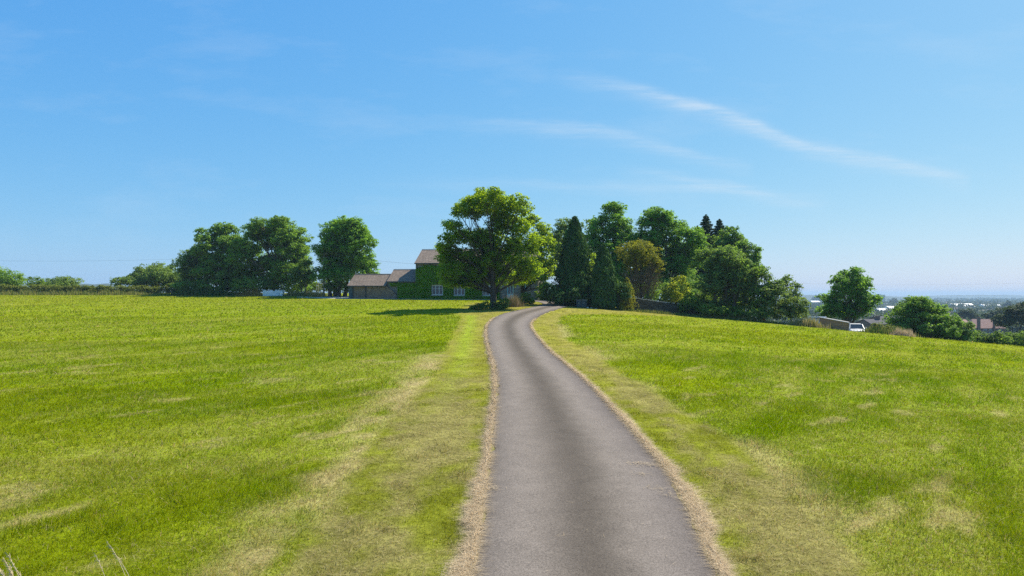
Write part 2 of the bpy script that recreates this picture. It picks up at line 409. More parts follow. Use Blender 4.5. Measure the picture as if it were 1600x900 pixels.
M['greyroof'] = brick_mat('grey_tile', (0.12,0.12,0.13), (0.17,0.17,0.18), (0.08,0.08,0.08), 1.0, 0.4, 0.25, var=0.25)
M['white'] = simple('white_paint', (0.60,0.58,0.53), 0.5, var=0.06)
M['offwhite'] = simple('weathered_white', (0.86,0.86,0.86), 0.65, var=0.15, scale=6)
M['teal'] = simple('teal_paint', (0.30,0.55,0.56), 0.45)
M['black'] = simple('black_paint', (0.02,0.022,0.025), 0.5)
M['pipe'] = simple('dark_pipe', (0.025,0.035,0.04), 0.5)
M['stonetrim'] = simple('stone_trim', (0.36,0.33,0.28), 0.85, var=0.25, scale=5)
M['glass'] = simple('window_glass', (0.015,0.02,0.022), 0.06, spec=0.7)
M['shedwood'] = simple('shed_board', (0.30,0.175,0.10), 0.85, var=0.35, scale=4)
M['felt'] = simple('roof_felt', (0.32,0.31,0.29), 0.9, var=0.2)
M['binwood'] = simple('dark_board', (0.05,0.075,0.08), 0.7, var=0.3)
M['pole'] = simple('weathered_pole', (0.22,0.20,0.165), 0.85, var=0.3)
M['cable'] = simple('cable_sheath', (0.05,0.05,0.055), 0.6)
M['carpaint'] = simple('silver_paint', (0.56,0.57,0.58), 0.32, metal=0.25)
M['rubber'] = simple('tyre_rubber', (0.02,0.02,0.02), 0.85)
M['alloy'] = simple('alloy_rim', (0.5,0.5,0.52), 0.3, metal=0.9)
M['lamp'] = simple('headlamp_lens', (0.7,0.72,0.75), 0.08, spec=0.8)
M['gravel'] = simple('gravel', (0.42,0.38,0.32), 0.95, var=0.25, scale=5, bump=0.5, bscale=40)
M['pebble'] = simple('pale_stone', (0.5,0.47,0.40), 0.9, var=0.2)
M['render'] = simple('pale_render', (0.55,0.50,0.42), 0.9, var=0.1)
M['shedwhite'] = simple('white_cladding', (0.88,0.88,0.87), 0.5, var=0.04)
M['concrete'] = simple('tower_concrete', (0.20,0.20,0.21), 0.9, var=0.15)
M['housebrick'] = simple('house_brick', (0.22,0.13,0.09), 0.9, var=0.2)
M['hill'] = simple('distant_hillside', (0.035,0.055,0.03), 0.95, var=0.35, scale=0.012)

# ------------------------------------------------------------------ ground sheet
def axis(lo, fine_lo, fine_hi, hi, step, grow):
    a = list(np.arange(fine_lo, fine_hi+1e-6, step))
    s = step; v = a[-1]
    while v < hi: s = min(s*grow, 400); v += s; a.append(v)
    s = step; v = a[0]; left = []
    while v > lo: s = min(s*grow, 400); v -= s; left.append(v)
    return np.array(left[::-1] + a)

def build_field():
    xs = axis(-6400, -22, 26, 6400, 0.26, 1.045)
    ya = axis(-250, 5, 44, 130, 0.26, 1.02)
    yb = axis(ya[-1], ya[-1]+1, ya[-1]+1.1, 6600, 1.2, 1.06)
    ys = np.concatenate([ya, yb[1:]])
    gx, gy = np.meshgrid(xs, ys)
    x, y = gx.ravel(), gy.ravel()
    z = terrain(x, y)
    c, *_ = ground_color(x, y)
    # beyond the field: rougher, darker countryside
    out = np.clip(sstep(0, 6, y - yedge(x))*sstep(6, 24, x) + sstep(132, 150, y), 0, 1)
    n = fbm(x*0.006, y*0.004, 5, 4)
    cc = mix(np.array([0.06,0.085,0.03])[None,:].repeat(len(x),0), np.array([0.13,0.14,0.06])[None,:], sstep(0.4,0.65,n))
    c = mix(c, cc, out)
    nx, ny = len(xs), len(ys)
    i = np.arange(ny-1)[:,None]*nx + np.arange(nx-1)[None,:]
    q = np.stack([i, i+1, i+1+nx, i+nx], -1).reshape(-1, 4)
    me = mesh_np('field', np.stack([x,y,z],-1), q.ravel(), np.arange(len(q))*4, colors={'gcol': c}, smooth=True)
    o = link_mesh('field', me, M['turf'])
    tag(o, kind='structure')

def build_road():
    us = np.linspace(-1, 1, 25)
    V = []; A = []
    for i in range(len(RX)):
        for u in us:
            jit = 0.0
            if abs(u) > 0.99:
                jit = 0.30*(vnoise(np.array([RS[i]*1.3]), np.array([7.0*u]), 5)[0]-0.5) + 0.12*(vnoise(np.array([RS[i]*4.1]), np.array([3.0*u]), 6)[0]-0.5)
            h = RW[i]/2
            x = RX[i] + RNX[i]*(u*h + jit); y = RY[i] + RNY[i]*(u*h + jit)
            V.append((x, y, 0.028 + 0.03*(1-u*u))); A.append(u)
    V = np.array(V); V[:,2] += terrain(V[:,0], V[:,1])
    nx, ny = len(us), len(RX)
    i = np.arange(ny-1)[:,None]*nx + np.arange(nx-1)[None,:]
    q = np.stack([i, i+1, i+1+nx, i+nx], -1).reshape(-1, 4)
    me = mesh_np('driveway', V, q.ravel(), np.arange(len(q))*4, attrs={'across': A}, smooth=True)
    tag(link_mesh('driveway', me, M['asphalt']), kind='structure')

def build_yard():
    xs = np.linspace(-34, -2, 40); ys = np.linspace(0, 1, 12)
    V = []
    for t in ys:
        for x in xs:
            f = np.interp(x, [-34,-31,-28,-25,-20,-14,-6,-2], [107,104,102.2,101.2,100.6,99.6,98.2,97.4])
            y = f + t*np.interp(x, [-34,-30,-26,-2], [2,6,9,9])
            V.append((x, y, 0.02))
    V = np.array(V); V[:,2] += terrain(V[:,0], V[:,1])
    nx, ny = len(xs), len(ys)
    i = np.arange(ny-1)[:,None]*nx + np.arange(nx-1)[None,:]
    q = np.stack([i, i+1, i+1+nx, i+nx], -1).reshape(-1, 4)
    tag(link_mesh('gravel_yard', mesh_np('gravel_yard', V, q.ravel(), np.arange(len(q))*4, smooth=True), M['gravel']), kind='structure')

# ------------------------------------------------------------------ grass
def blades_mesh(name, x, y, z, h, w, lean, az, face, col, two):
    """x,y,z roots; h heights; w widths; lean horizontal tip offset; az lean azimuth; face blade facing; two: two segments"""
    n = len(x)
    dx, dy = np.cos(face), np.sin(face); lx, ly = np.cos(az)*lean, np.sin(az)*lean
    r = np.stack([x,y,z],-1)
    side = np.stack([dx,dy,np.zeros(n)],-1)*w[:,None]*0.5
    tip = r + np.stack([lx, ly, h],-1)
    if two:
        midp = r + np.stack([lx*0.35, ly*0.35, h*0.6],-1)
        V = np.stack([r-side, r+side, midp+side*0.75, midp-side*0.75, tip], 1).reshape(-1,3)
        b = np.arange(n)*5
        loops = np.stack([b,b+1,b+2,b+3, b+3,b+2,b+4],1).ravel()
        starts = np.stack([np.arange(n)*7, np.arange(n)*7+4],1).ravel()
        k = 5
    else:
        V = np.stack([r-side, r+side, tip],1).reshape(-1,3)
        loops = np.arange(n*3); starts = np.arange(n)*3; k = 3
    return V, loops, starts, np.repeat(col, k, 0)

def merge(parts):
    V=[];L=[];S=[];C=[];vo=lo=0
    for v,l,s,c in parts:
        V.append(v); L.append(l+vo); S.append(s+lo); C.append(c); vo+=len(v); lo+=len(l)
    return np.concatenate(V), np.concatenate(L), np.concatenate(S), np.concatenate(C)

def build_grass():
    rg = rng_for('grass')
    field, verge, straw_p = [], [], []
    bands = [(6.3,10.5,1900,0.0060,True),(10.5,15,1200,0.0078,True),(15,24,560,0.011,True),(24,40,190,0.023,False),(40,62,48,0.050,False),(62,118,13,0.09,False)]
    for d0,d1,den,wd,two in bands:
        hw = 0.88*d1+3
        n = int(den*(d1-d0)*2*hw)
        y = rg.uniform(d0,d1,n); x = rg.uniform(-hw,hw,n)
        k = np.abs(x) < 0.86*y+2.5
        k &= ~((x > 5) & (y > yedge(x)+1.5)) & ~((x <= 5) & (y > 98)&(x>-30)) & (y < 122)
        x, y = x[k], y[k]
        c, dryf, v, straw, hgt, rd = ground_color(x, y)
        k = (rd > 0.02) & (straw < 0.75)
        x,y,c,dryf,v,hgt = x[k],y[k],c[k],dryf[k],v[k],hgt[k]
        n = len(x)
        z = terrain(x,y)
        far = 1+ (d0>=24)*0.15
        h = np.clip(hgt,0.2,1.8)*np.where(y < 15, 0.115, 0.095)*rg.uniform(0.5,1.4,n)*far
        w = wd*rg.uniform(0.7,1.4,n)*(1-0.15*v)
        dry = rg.random(n) < dryf*0.75+0.035
        lean = h*rg.uniform(0.2,1.5,n); lean[dry] *= 1.3
        h2 = np.where(dry & (rg.random(n) < 0.5), h*0.45, h)
        flat = v > 0.5
        lean = np.where(flat, h*rg.uniform(0.3,1.6,n), lean)
        az = rg.uniform(0,2*PI,n)*0.9 + 2*PI*fbm(x*0.4,y*0.4,13,3)
        face = rg.uniform(0,PI,n)
        cc = c*rg.uniform(0.82,1.22,n)[:,None]
        dc = np.where(rg.random(n)[:,None] < 0.5, PALE[None,:], DRY[None,:])*rg.uniform(0.7,1.3,n)[:,None]
        cc = np.where(dry[:,None], dc, cc)
        yel = rg.random(n)
        cc = cc*np.stack([0.85+0.35*yel, np.ones(n), np.ones(n)],-1)
        m = v > 0.5
        for tgt, sel in ((field, ~m), (verge, m)):
            tgt.append(blades_mesh('b', x[sel],y[sel],z[sel]-0.01,h2[sel],w[sel],lean[sel],az[sel],face[sel],cc[sel],two))
    for name, parts in (('meadow_grass', field), ('verge_grass', verge)):
        V,L,S,C = merge(parts)
        tag(link_mesh(name, mesh_np(name, V,L,S, colors={'gcol': C}), M['blade']),
            {'meadow_grass':'long bright green grass of the two fields either side of the drive','verge_grass':'short yellowed mown grass beside the drive'}[name], 'grass', kind='stuff')
    # dry straw thatch along both edges of the drive, and loose stalks on it
    def stalks(n_per_m, ymax, inside=False):
        n = n_per_m
        idx = rg.integers(0, len(RX), n)
        p = 1/np.maximum(RY[idx], 6)**1.3
        keep = (RY[idx] > 5.5) & (RY[idx] < ymax) & (rg.random(n) < p/p.max())
        idx = idx[keep]; n = len(idx)
        s = np.where(rg.random(n) < 0.5, -1.0, 1.0)
        base = np.interp(RY[idx], [0,10,16,30,60],[0.20,0.19,0.11,0.055,0.045])
        j = rg.random(n); i2 = np.minimum(idx+1, len(RX)-1); x0 = RX[idx]*(1-j)+RX[i2]*j; y0 = RY[idx]*(1-j)+RY[i2]*j
        wob = fbm((x0+RNX[idx]*s*RW[idx]/2)*0.6, y0*1.3, 91, 4)
        off = RW[idx]/2 + base*(rg.beta(1.2,1.8,n)*1.25*(0.08+1.7*sstep(0.25,0.75,wob))) - 0.10*rg.random(n)*sstep(0.3,0.75,wob)
        return x0 + RNX[idx]*s*off, y0 + RNY[idx]*s*off
    x, y = stalks(620000, 60)
    n = len(x); ln = rg.uniform(0.10,0.34,n); a = rg.uniform(0,2*PI,n)
    z = terrain(x,y)+0.02+rg.uniform(0,0.045,n)
    wd = np.maximum(0.0045, y*0.0005)*rg.uniform(0.7,1.5,n)
    col = STRAW[None,:]*rg.uniform(0.55,1.25,n)[:,None]
    b1 = blades_mesh('s', x,y,z, rg.uniform(-0.01,0.05,n), wd, ln, a, a+PI/2, col, False)
    V,L,S,C = b1
    tag(link_mesh('straw_edging', mesh_np('straw_edging', V,L,S,colors={'gcol':C}), M['drystem']), 'pale straw thatch lying along both edges of the drive', 'straw', kind='stuff')
    n = 420
    idx = rg.integers(0, len(RX), n); idx = idx[(RY[idx]>6)&(RY[idx]<45)]; n = len(idx)
    u = rg.uniform(-0.95,0.95,n)
    x = RX[idx]+RNX[idx]*u*RW[idx]/2; y = RY[idx]+RNY[idx]*u*RW[idx]/2
    # a few raked heaps reaching onto the asphalt from the right edge
    hx, hy = [], []
    for (cx, cy, rx, ry, m) in ((2.75,14.7,0.22,0.05,60),(3.0,14.55,0.22,0.06,60),(2.65,13.9,0.1,0.08,22),(2.75,13.0,0.12,0.1,28),(2.95,12.6,0.1,0.1,24),(-0.42,12.9,0.14,0.08,70),(0.75,10.6,0.04,0.03,4)):
        hx.append(cx+rg.normal(0,rx,m)); hy.append(cy+rg.normal(0,ry,m))
    x = np.concatenate([x]+hx); y = np.concatenate([y]+hy); n = len(x)
    ln = rg.uniform(0.05,0.17,n); a = rg.uniform(0,2*PI,n)
    z = terrain(x,y)+0.066
    V,L,S,C = blades_mesh('s', x,y,z, rg.uniform(0.0,0.012,n), np.full(n,0.007), ln, a, a+PI/2, STRAW[None,:]*rg.uniform(0.7,1.2,n)[:,None], False)
    tag(link_mesh('loose_straw', mesh_np('loose_straw', V,L,S,colors={'gcol':C}), M['drystem']), 'loose straw stalks scattered on the grey asphalt', 'straw', kind='stuff')
    # loose cut hay lying on the fields and verges
    n = 90000
    y = rg.uniform(6.5,34,n)**1.0; x = rg.uniform(-1,1,n)*(0.86*y+2)
    c, dryf, v, straw, hgt, rd = ground_color(x,y)
    k = (rd>0.05) & (rg.random(n) < dryf*1.1) 
    x,y,hgt,v = x[k],y[k],hgt[k],v[k]; n=len(x)
    ln = rg.uniform(0.08,0.26,n); a = rg.uniform(0,2*PI,n)
    z = terrain(x,y)+np.clip(hgt,0.2,1.5)*0.06*rg.uniform(0.4,1.1,n)
    V,L,S,C = blades_mesh('s', x,y,z, rg.uniform(-0.02,0.03,n), np.maximum(0.005,0.0007*y), ln, a, a+PI/2, (PALE*0.5+STRAW*0.5)[None,:]*rg.uniform(0.6,1.2,n)[:,None], False)
    tag(link_mesh('cut_hay', mesh_np('cut_hay', V,L,S,colors={'gcol':C}), M['drystem']), 'thin wisps of cut hay lying on the turf', 'hay', kind='stuff')

def grass_clump(name, label, cat, pts, hmin, hmax, n, spread, cols, wd=0.02, group=None, lean=0.4, kind=None):
    """a tall grass clump or rank strip: pts are the ground points it grows along"""
    rg = rng_for(label)
    p = np.array(pts, float); i = rg.integers(0, len(p)-1, n) if len(p) > 1 else np.zeros(n, int)
    t = rg.random(n)
    if len(p) > 1: q = p[i]*(1-t[:,None]) + p[i+1]*t[:,None]
    else: q = p[i]
    x = q[:,0]+rg.normal(0,spread,n); y = q[:,1]+rg.normal(0,spread,n)
    z = terrain(x,y)-0.02
    hn = 0.3+1.4*fbm(x*0.9,y*0.9,zlib.crc32(label.encode())%97,3)
    if len(p) > 1:
        f = (i+t)/(len(p)-1); hn = hn*(0.35+0.65*np.minimum(1, np.minimum(f, 1-f)*5))
    h = rg.uniform(hmin,hmax,n)*hn
    a = rg.uniform(0,2*PI,n)
    cols = np.array(cols); col = cols[rg.integers(0,len(cols),n)]*rg.uniform(0.7,1.25,n)[:,None]
    V,L,S,C = blades_mesh('c', x,y,z,h,np.full(n,wd)*rg.uniform(.7,1.4,n),h*rg.uniform(0.05,lean,n),a,rg.uniform(0,PI,n),col,True)
    o = link_mesh(name, mesh_np(name, V,L,S,colors={'gcol':C}), M['drystem'])
    return tag(o, label, cat, group, kind)

# ------------------------------------------------------------------ foliage
def unit(v): return v/np.maximum(np.linalg.norm(v,axis=-1,keepdims=True),1e-9)

def leaves(rg, cen, out, crad, per, leaf, flat=0.75, droop=0.0, elong=1.35, up=0.95, outw=0.45, rand=0.6, tint_clump=0.5):
    """leaf-sized faces gathered round clump centres"""
    n = len(cen)
    cnt = np.maximum(3, rg.poisson(per, n))
    idx = np.repeat(np.arange(n), cnt); m = len(idx)
    d = unit(rg.normal(size=(m,3)))
    d[:,2] = np.where(rg.random(m) < 0.55, np.abs(d[:,2]), d[:,2])
    r = crad[idx]*rg.random(m)**0.45
    p = cen[idx] + d*r[:,None]*np.array([1,1,flat])
    nr = unit(out[idx]*outw + d*0.35 + np.array([0,0,up]) + rg.normal(size=(m,3))*rand)
    t = unit(np.cross(nr, unit(rg.normal(size=(m,3)))))
    if droop:
        t = unit(t*(1-droop) + np.array([0,0,-1])*droop); nr = unit(nr - t*np.sum(nr*t,-1,keepdims=True))
    b = np.cross(nr, t)
    L = leaf*rg.uniform(0.6,1.35,m)
    W = L/elong
    c0 = p - t*L[:,None]*0.5; c2 = p + t*L[:,None]*0.5
    c1 = p + b*W[:,None]*0.5; c3 = p - b*W[:,None]*0.5
    # bend the leaf a little along its length
    bend = nr*(L*0.12)[:,None]
    V = np.stack([c0-bend,c1,c2-bend,c3],1).reshape(-1,3)
    tc = rg.random(n)
    tint = np.clip(tc[idx]*tint_clump + rg.random(m)*(1-tint_clump),0,1)
    q = np.arange(m*4)
    return V, q, np.arange(m)*4, np.repeat(tint,4)

def lobe_clumps(rg, lobes, crad, dens, inner=0.55, drop=0.0):
    C=[];O=[];R=[]
    for (cx,cy,cz,rx,ry,rz) in lobes:
        area = 4*PI*((rx*ry)**1.6/3+(rx*rz)**1.6/3+(ry*rz)**1.6/3)**(1/1.6)
        n = max(4, int(dens*area/(crad*crad)))
        d = unit(rg.normal(size=(n,3)))
        rr = inner + (1-inner)*rg.random(n)**0.5
        wob = 0.80+0.36*rg.random(n)
        c = np.array([cx,cy,cz]) + d*np.array([rx,ry,rz])*(rr*wob)[:,None]
        k = rg.random(n) > drop
        C.append(c[k]); O.append(d[k]); R.append(crad*rg.uniform(0.6,1.35,n)[k])
    return np.concatenate(C), np.concatenate(O), np.concatenate(R)

def pad_clumps(rg, lobes, crad, dens, drop=0.0, npad=1.0, fill=0.68):
    """foliage held in flattened pads spread over each lobe, round a looser core"""
    pads = []
    for (cx,cy,cz,rx,ry,rz) in lobes:
        n = max(5, int(npad*(2.2 + 3.0*(rx*rz)**0.5)))
        d = unit(rg.normal(size=(n,3))); d[:,2] = np.where(d[:,2] < -0.75, -d[:,2], d[:,2])
        k = rg.uniform(0.66,0.92,n); q = rg.uniform(0.75,1.3,n)
        m = (rx*ry*rz)**(1/3)
        for i in range(n):
            pr = np.clip(0.46*m*q[i], 0.55, 2.0)
            pads.append((cx+d[i,0]*max(rx-pr*0.75,0.2)*k[i]/0.8, cy+d[i,1]*max(ry-pr*0.75,0.2)*k[i]/0.8, cz+d[i,2]*max(rz-pr*0.45,0.15)*k[i]/0.8, pr, pr, pr*0.55))
    C1,O1,R1 = lobe_clumps(rg, pads, crad*0.62, dens*0.62, 0.5, drop)
    core = [(a,b,c,d_*fill,e*fill,f*fill) for a,b,c,d_,e,f in lobes]
    C2,O2,R2 = lobe_clumps(rg, core, crad, dens*(0.6 if fill < 0.7 else 0.85), 0.4, drop*1.5)
    return np.concatenate([C1,C2]), np.concatenate([O1,O2]), np.concatenate([R1,R2])

def px_lobes(Y, lobes, rg, depth=1.0):
    W = []
    xs = [l[0]-l[2] for l in lobes]+[l[0]+l[2] for l in lobes]
    half = (max(xs)-min(xs))/2/F*Y
    for l in lobes:
        px,py,rx,ry = l[:4]
        s = Y/F
        dy = l[4] if len(l) > 4 else rg.uniform(-0.42,0.42)*half*depth
        ryd = max(rx*s, 0.42*half*depth)
        W.append((PX(px,Y), Y+dy, PZ(py,Y), rx*s*0.94, ryd, ry*s*0.94))
    return W

def bez(a,b,c,n):
    t = np.linspace(0,1,n)[:,None]
    return a*(1-t)**2 + 2*b*t*(1-t) + c*t*t

def make_tree(name, label, px, Y, lobes, mat, leaf=0.30, crad=0.75, dens=0.46, per=40, trunk_r=0.3, bark='bark', group=None, stems=1,
              drop=0.0, depth=1.0, cat='tree', limbs=True, dx_top=0.0, inner=0.62, twigs=None, lean=0.0, fill=0.80):
    rg = rng_for(label)
    x0 = PX(px, Y); z0 = T(x0, Y)
    root = empty(name, (x0, Y, z0))
    tag(root, label, cat, group)
    W = px_lobes(Y, lobes, rg, depth)
    C,O,R = pad_clumps(rg, W, crad, dens, drop, 1.0, fill) if limbs else lobe_clumps(rg, W, crad, dens, inner, drop)
    k = C[:,2] > terrain(C[:,0],C[:,1])+0.15
    C,O,R = C[k],O[k],R[k]
    V,L,S,tint = leaves(rg, C, O, R, per*np.clip((R/crad)**1.5,0.25,1.3), leaf)
    o0 = np.array([x0,Y,z0])
    me = mesh_np('crown', V-o0, L, S, attrs={'tint': tint})
    link_mesh('crown', me, M[mat], root)
    # trunk and limbs
    cz = [w[2] for w in W]; top = max(w[2]+w[5]*0.55 for w in W)
    low = min(w[2]-w[5] for w in W)
    ctr = np.average(np.array([[w[0],w[1],w[2]] for w in W]), axis=0, weights=[w[3]*w[5] for w in W])
    mb = MB()
    for s in range(stems):
        bx = 0 if stems == 1 else (s-(stems-1)/2)*trunk_r*2.6 + rg.uniform(-.1,.1)
        by = 0 if stems == 1 else rg.uniform(-.5,.5)
        spread = 0 if stems == 1 else (s-(stems-1)/2)*1.5
        base = np.array([x0+bx, Y+by, z0-0.25])
        end = np.array([ctr[0]*0.75+x0*0.25+spread, ctr[1]*0.6+Y*0.4, z0+(top-z0)*0.78])
        midp = np.array([x0+bx+lean+spread*0.35, Y+by, z0+(top-z0)*0.4])
        pts = bez(base, midp, end, 12)
        tt = np.linspace(0,1,12)
        rad = trunk_r*(1-0.82*tt) + trunk_r*0.45*np.exp(-tt*14)
        pts[1:-1,:2] += rg.normal(0,trunk_r*0.12,(10,2))
        mb.tube([tuple(p-o0) for p in pts], list(rad), 9)
        if limbs:
            sel = rg.permutation(len(W)) if stems == 1 else rg.permutation(len(W))[:max(2,len(W)//stems)]
            for j in sel:
                w = W[j]
                tgt = np.array(w[:3]) + rg.normal(0,0.15,3)*np.array(w[3:])
                ti = float(np.clip((tgt[2]-z0)/(top-z0)*0.55, 0.22, 0.7))
                si = int(ti*11); st = pts[si]
                ctrl = st*0.45+tgt*0.55; ctrl[2] = st[2]*0.35+tgt[2]*0.65 + rg.uniform(-.2,.4)
                bp = bez(st, ctrl, tgt, 7); r0 = rad[si]*0.42
                mb.tube([tuple(p-o0) for p in bp], list(np.linspace(r0, r0*0.3, 7)), 6)
                near = np.argsort(np.linalg.norm((C-np.array(w[:3]))/np.array(w[3:]),axis=1))
                for c in rg.choice(near[:max(6,len(near)//len(W))], size=min(7,len(near)), replace=False):
                    s2 = bp[rg.integers(2,6)]; e = C[c]
                    ct = s2*0.5+e*0.5; ct[2] += 0.25
                    mb.tube([tuple(p-o0) for p in bez(s2,ct,e,5)], list(np.linspace(r0*0.28,0.018,5)), 4, cap=False)
    mb.build('trunk', M[bark], root, smooth=True)
    if twigs:
        tb = MB(); s = Y/F
        for (tpx,tpy,trx,trz,n) in twigs:
            for _ in range(n):
                d = unit(rg.normal(size=3)); d = d*np.array([trx*s,trx*s,trz*s])*rg.random()**0.4
                e = np.array([PX(tpx,Y),Y,PZ(tpy,Y)])+d
                st = np.array([x0+rg.uniform(-.3,.3),Y,max(z0+0.6,e[2]-rg.uniform(0.8,2.2))]); st[:2] = st[:2]*0.45+e[:2]*0.55
                ct = (st+e)/2+np.array([0,0,0.35]); 
                e2 = e+np.array([rg.uniform(-.4,.4),rg.uniform(-.4,.4),-rg.uniform(0,.5)])
                tb.tube([tuple(p-o0) for p in [st,ct,e,e2]], [0.03,0.025,0.018,0.01], 3, cap=False)
        tb.build('bare_twigs', M['twig'], root)
    return root

def make_bush(name, label, Y, lobes, mat, leaf=0.2, crad=0.45, dens=0.45, per=28, cat='shrub', group=None, droop=0.0, drop=0.0, depth=1.0, kind=None, up=0.9):
    rg = rng_for(label)
    W = px_lobes(Y, lobes, rg, depth)
    C,O,R = lobe_clumps(rg, W, crad, dens, 0.45, drop)
    k = C[:,2] > terrain(C[:,0],C[:,1])
    C,O,R = C[k],O[k],R[k]
    V,L,S,tint = leaves(rg, C, O, R, per, leaf, droop=droop, up=up)
    x0 = float(np.mean([w[0] for w in W])); o0 = np.array([x0,Y,T(x0,Y)])
    o = link_mesh(name, mesh_np(name, V-o0, L, S, attrs={'tint': tint}), M[mat]); o.location = o0
    return tag(o, label, cat, group, kind)

def make_conifer(name, label, px, Y, top, half, mat, style, leaf=0.34, n_cl=700, per=16, base_cut=0.0, group=None):
    """style 'cypress': dense tapering column of drooping sprays; 'spruce': open whorled tiers"""
    rg = rng_for(label)
    x0 = PX(px,Y); z0 = T(x0,Y); H = PZ(top,Y)-z0; Rm = half/F*Y
    root = empty(name, (x0,Y,z0)); tag(root, label, 'tree', group)
    mb = MB()
    mb.tube([(0,0,-0.2),(0,0,H*0.4),(0,0,H*0.97)], [0.045*H**0.9,0.03*H**0.9,0.01], 8)
    cen=[];out=[];rad=[]
    if style == 'cypress':
        t = rg.random(n_cl)**1.25*0.985+0.005
        prof = np.interp(t,[0,0.12,0.45,0.75,0.92,1.0],[1.0,1.0,0.80,0.50,0.22,0.03])
        a = rg.uniform(0,2*PI,n_cl)
        lump = 0.50+0.98*fbm(a*1.7,t*9,zlib.crc32(label.encode())%89,4)
        rr = Rm*prof*lump*np.where(rg.random(n_cl)<0.78, rg.uniform(0.82,1.0,n_cl), rg.uniform(0.3,0.8,n_cl))
        rr = np.where(rg.random(n_cl)<0.05, rr*rg.uniform(1.1,1.35,n_cl), rr)
        cen = np.stack([np.cos(a)*rr,np.sin(a)*rr,0.15+t*H*0.97],-1)
        out = np.stack([np.cos(a),np.sin(a),np.full(n_cl,0.25)],-1)
        rad = np.full(n_cl, 0.38)*rg.uniform(0.7,1.4,n_cl)*np.clip(prof*1.6,0.35,1)
        V,L,S,tint = leaves(rg,cen,out,rad,per,leaf,flat=1.5,droop=0.5,elong=2.6,up=0.55,outw=0.7,rand=0.6,tint_clump=0.75)
    else:
        tiers = int(H/0.42)
        for i in range(tiers):
            tt = (i+0.5)/tiers; hz = H*(0.06+0.92*tt)
            nb = int(7+6*(1-tt)); r = Rm*2.2*(1-tt)**0.78*rg.uniform(0.65,1.2)+0.06
            a0 = rg.uniform(0,6)
            for j in range(nb):
                a = a0+2*PI*j/nb+rg.uniform(-.2,.2); rj = r*rg.uniform(0.7,1.15)
                d = np.array([math.cos(a),math.sin(a),0])
                tip = d*rj+np.array([0,0,hz-0.14*rj+0.1*rj*tt])
                if rj > 0.4: mb.tube([(0,0,hz),tuple(tip)],[0.03,0.01],4,cap=False)
                m = max(2,int(rj/0.33))
                for q in range(m):
                    f = (q+0.7)/m
                    cen.append(np.array([0,0,hz])*(1-f)+tip*f+rg.normal(0,0.05,3)); out.append(d*0.6+np.array([0,0,0.4])); rad.append(0.40*(1.15-0.5*f))
        for q in range(5):
            cen.append(np.array([0,0,H*(0.95+0.01*q)])); out.append(np.array([0,0,1.])); rad.append(0.1)
        V,L,S,tint = leaves(rg,np.array(cen),np.array(out),np.array(rad),per,leaf,flat=0.6,droop=0.3,elong=2.2,up=0.5,outw=0.5,rand=0.6)
    mb.build('trunk', M['bark_dark'], root, smooth=True)
    link_mesh('crown', mesh_np('crown', V,L,S,attrs={'tint':tint}), M[mat], root)
    return root

# ------------------------------------------------------------------ camera, sky, sun, haze
SUN_AZ, SUN_EL = math.radians(50), math.radians(48)
def build_camera():
    cd = bpy.data.cameras.new('camera'); cd.lens = 24; cd.sensor_width = 36; cd.clip_end = 30000; cd.clip_start = 0.1
    cd.shift_y = 10/1600*-1*-1
    o = bpy.data.objects.new('camera', cd); o.location = (0,0,CAMZ); o.rotation_euler = (PI/2,0,0)
    COL.objects.link(o); SC.camera = o

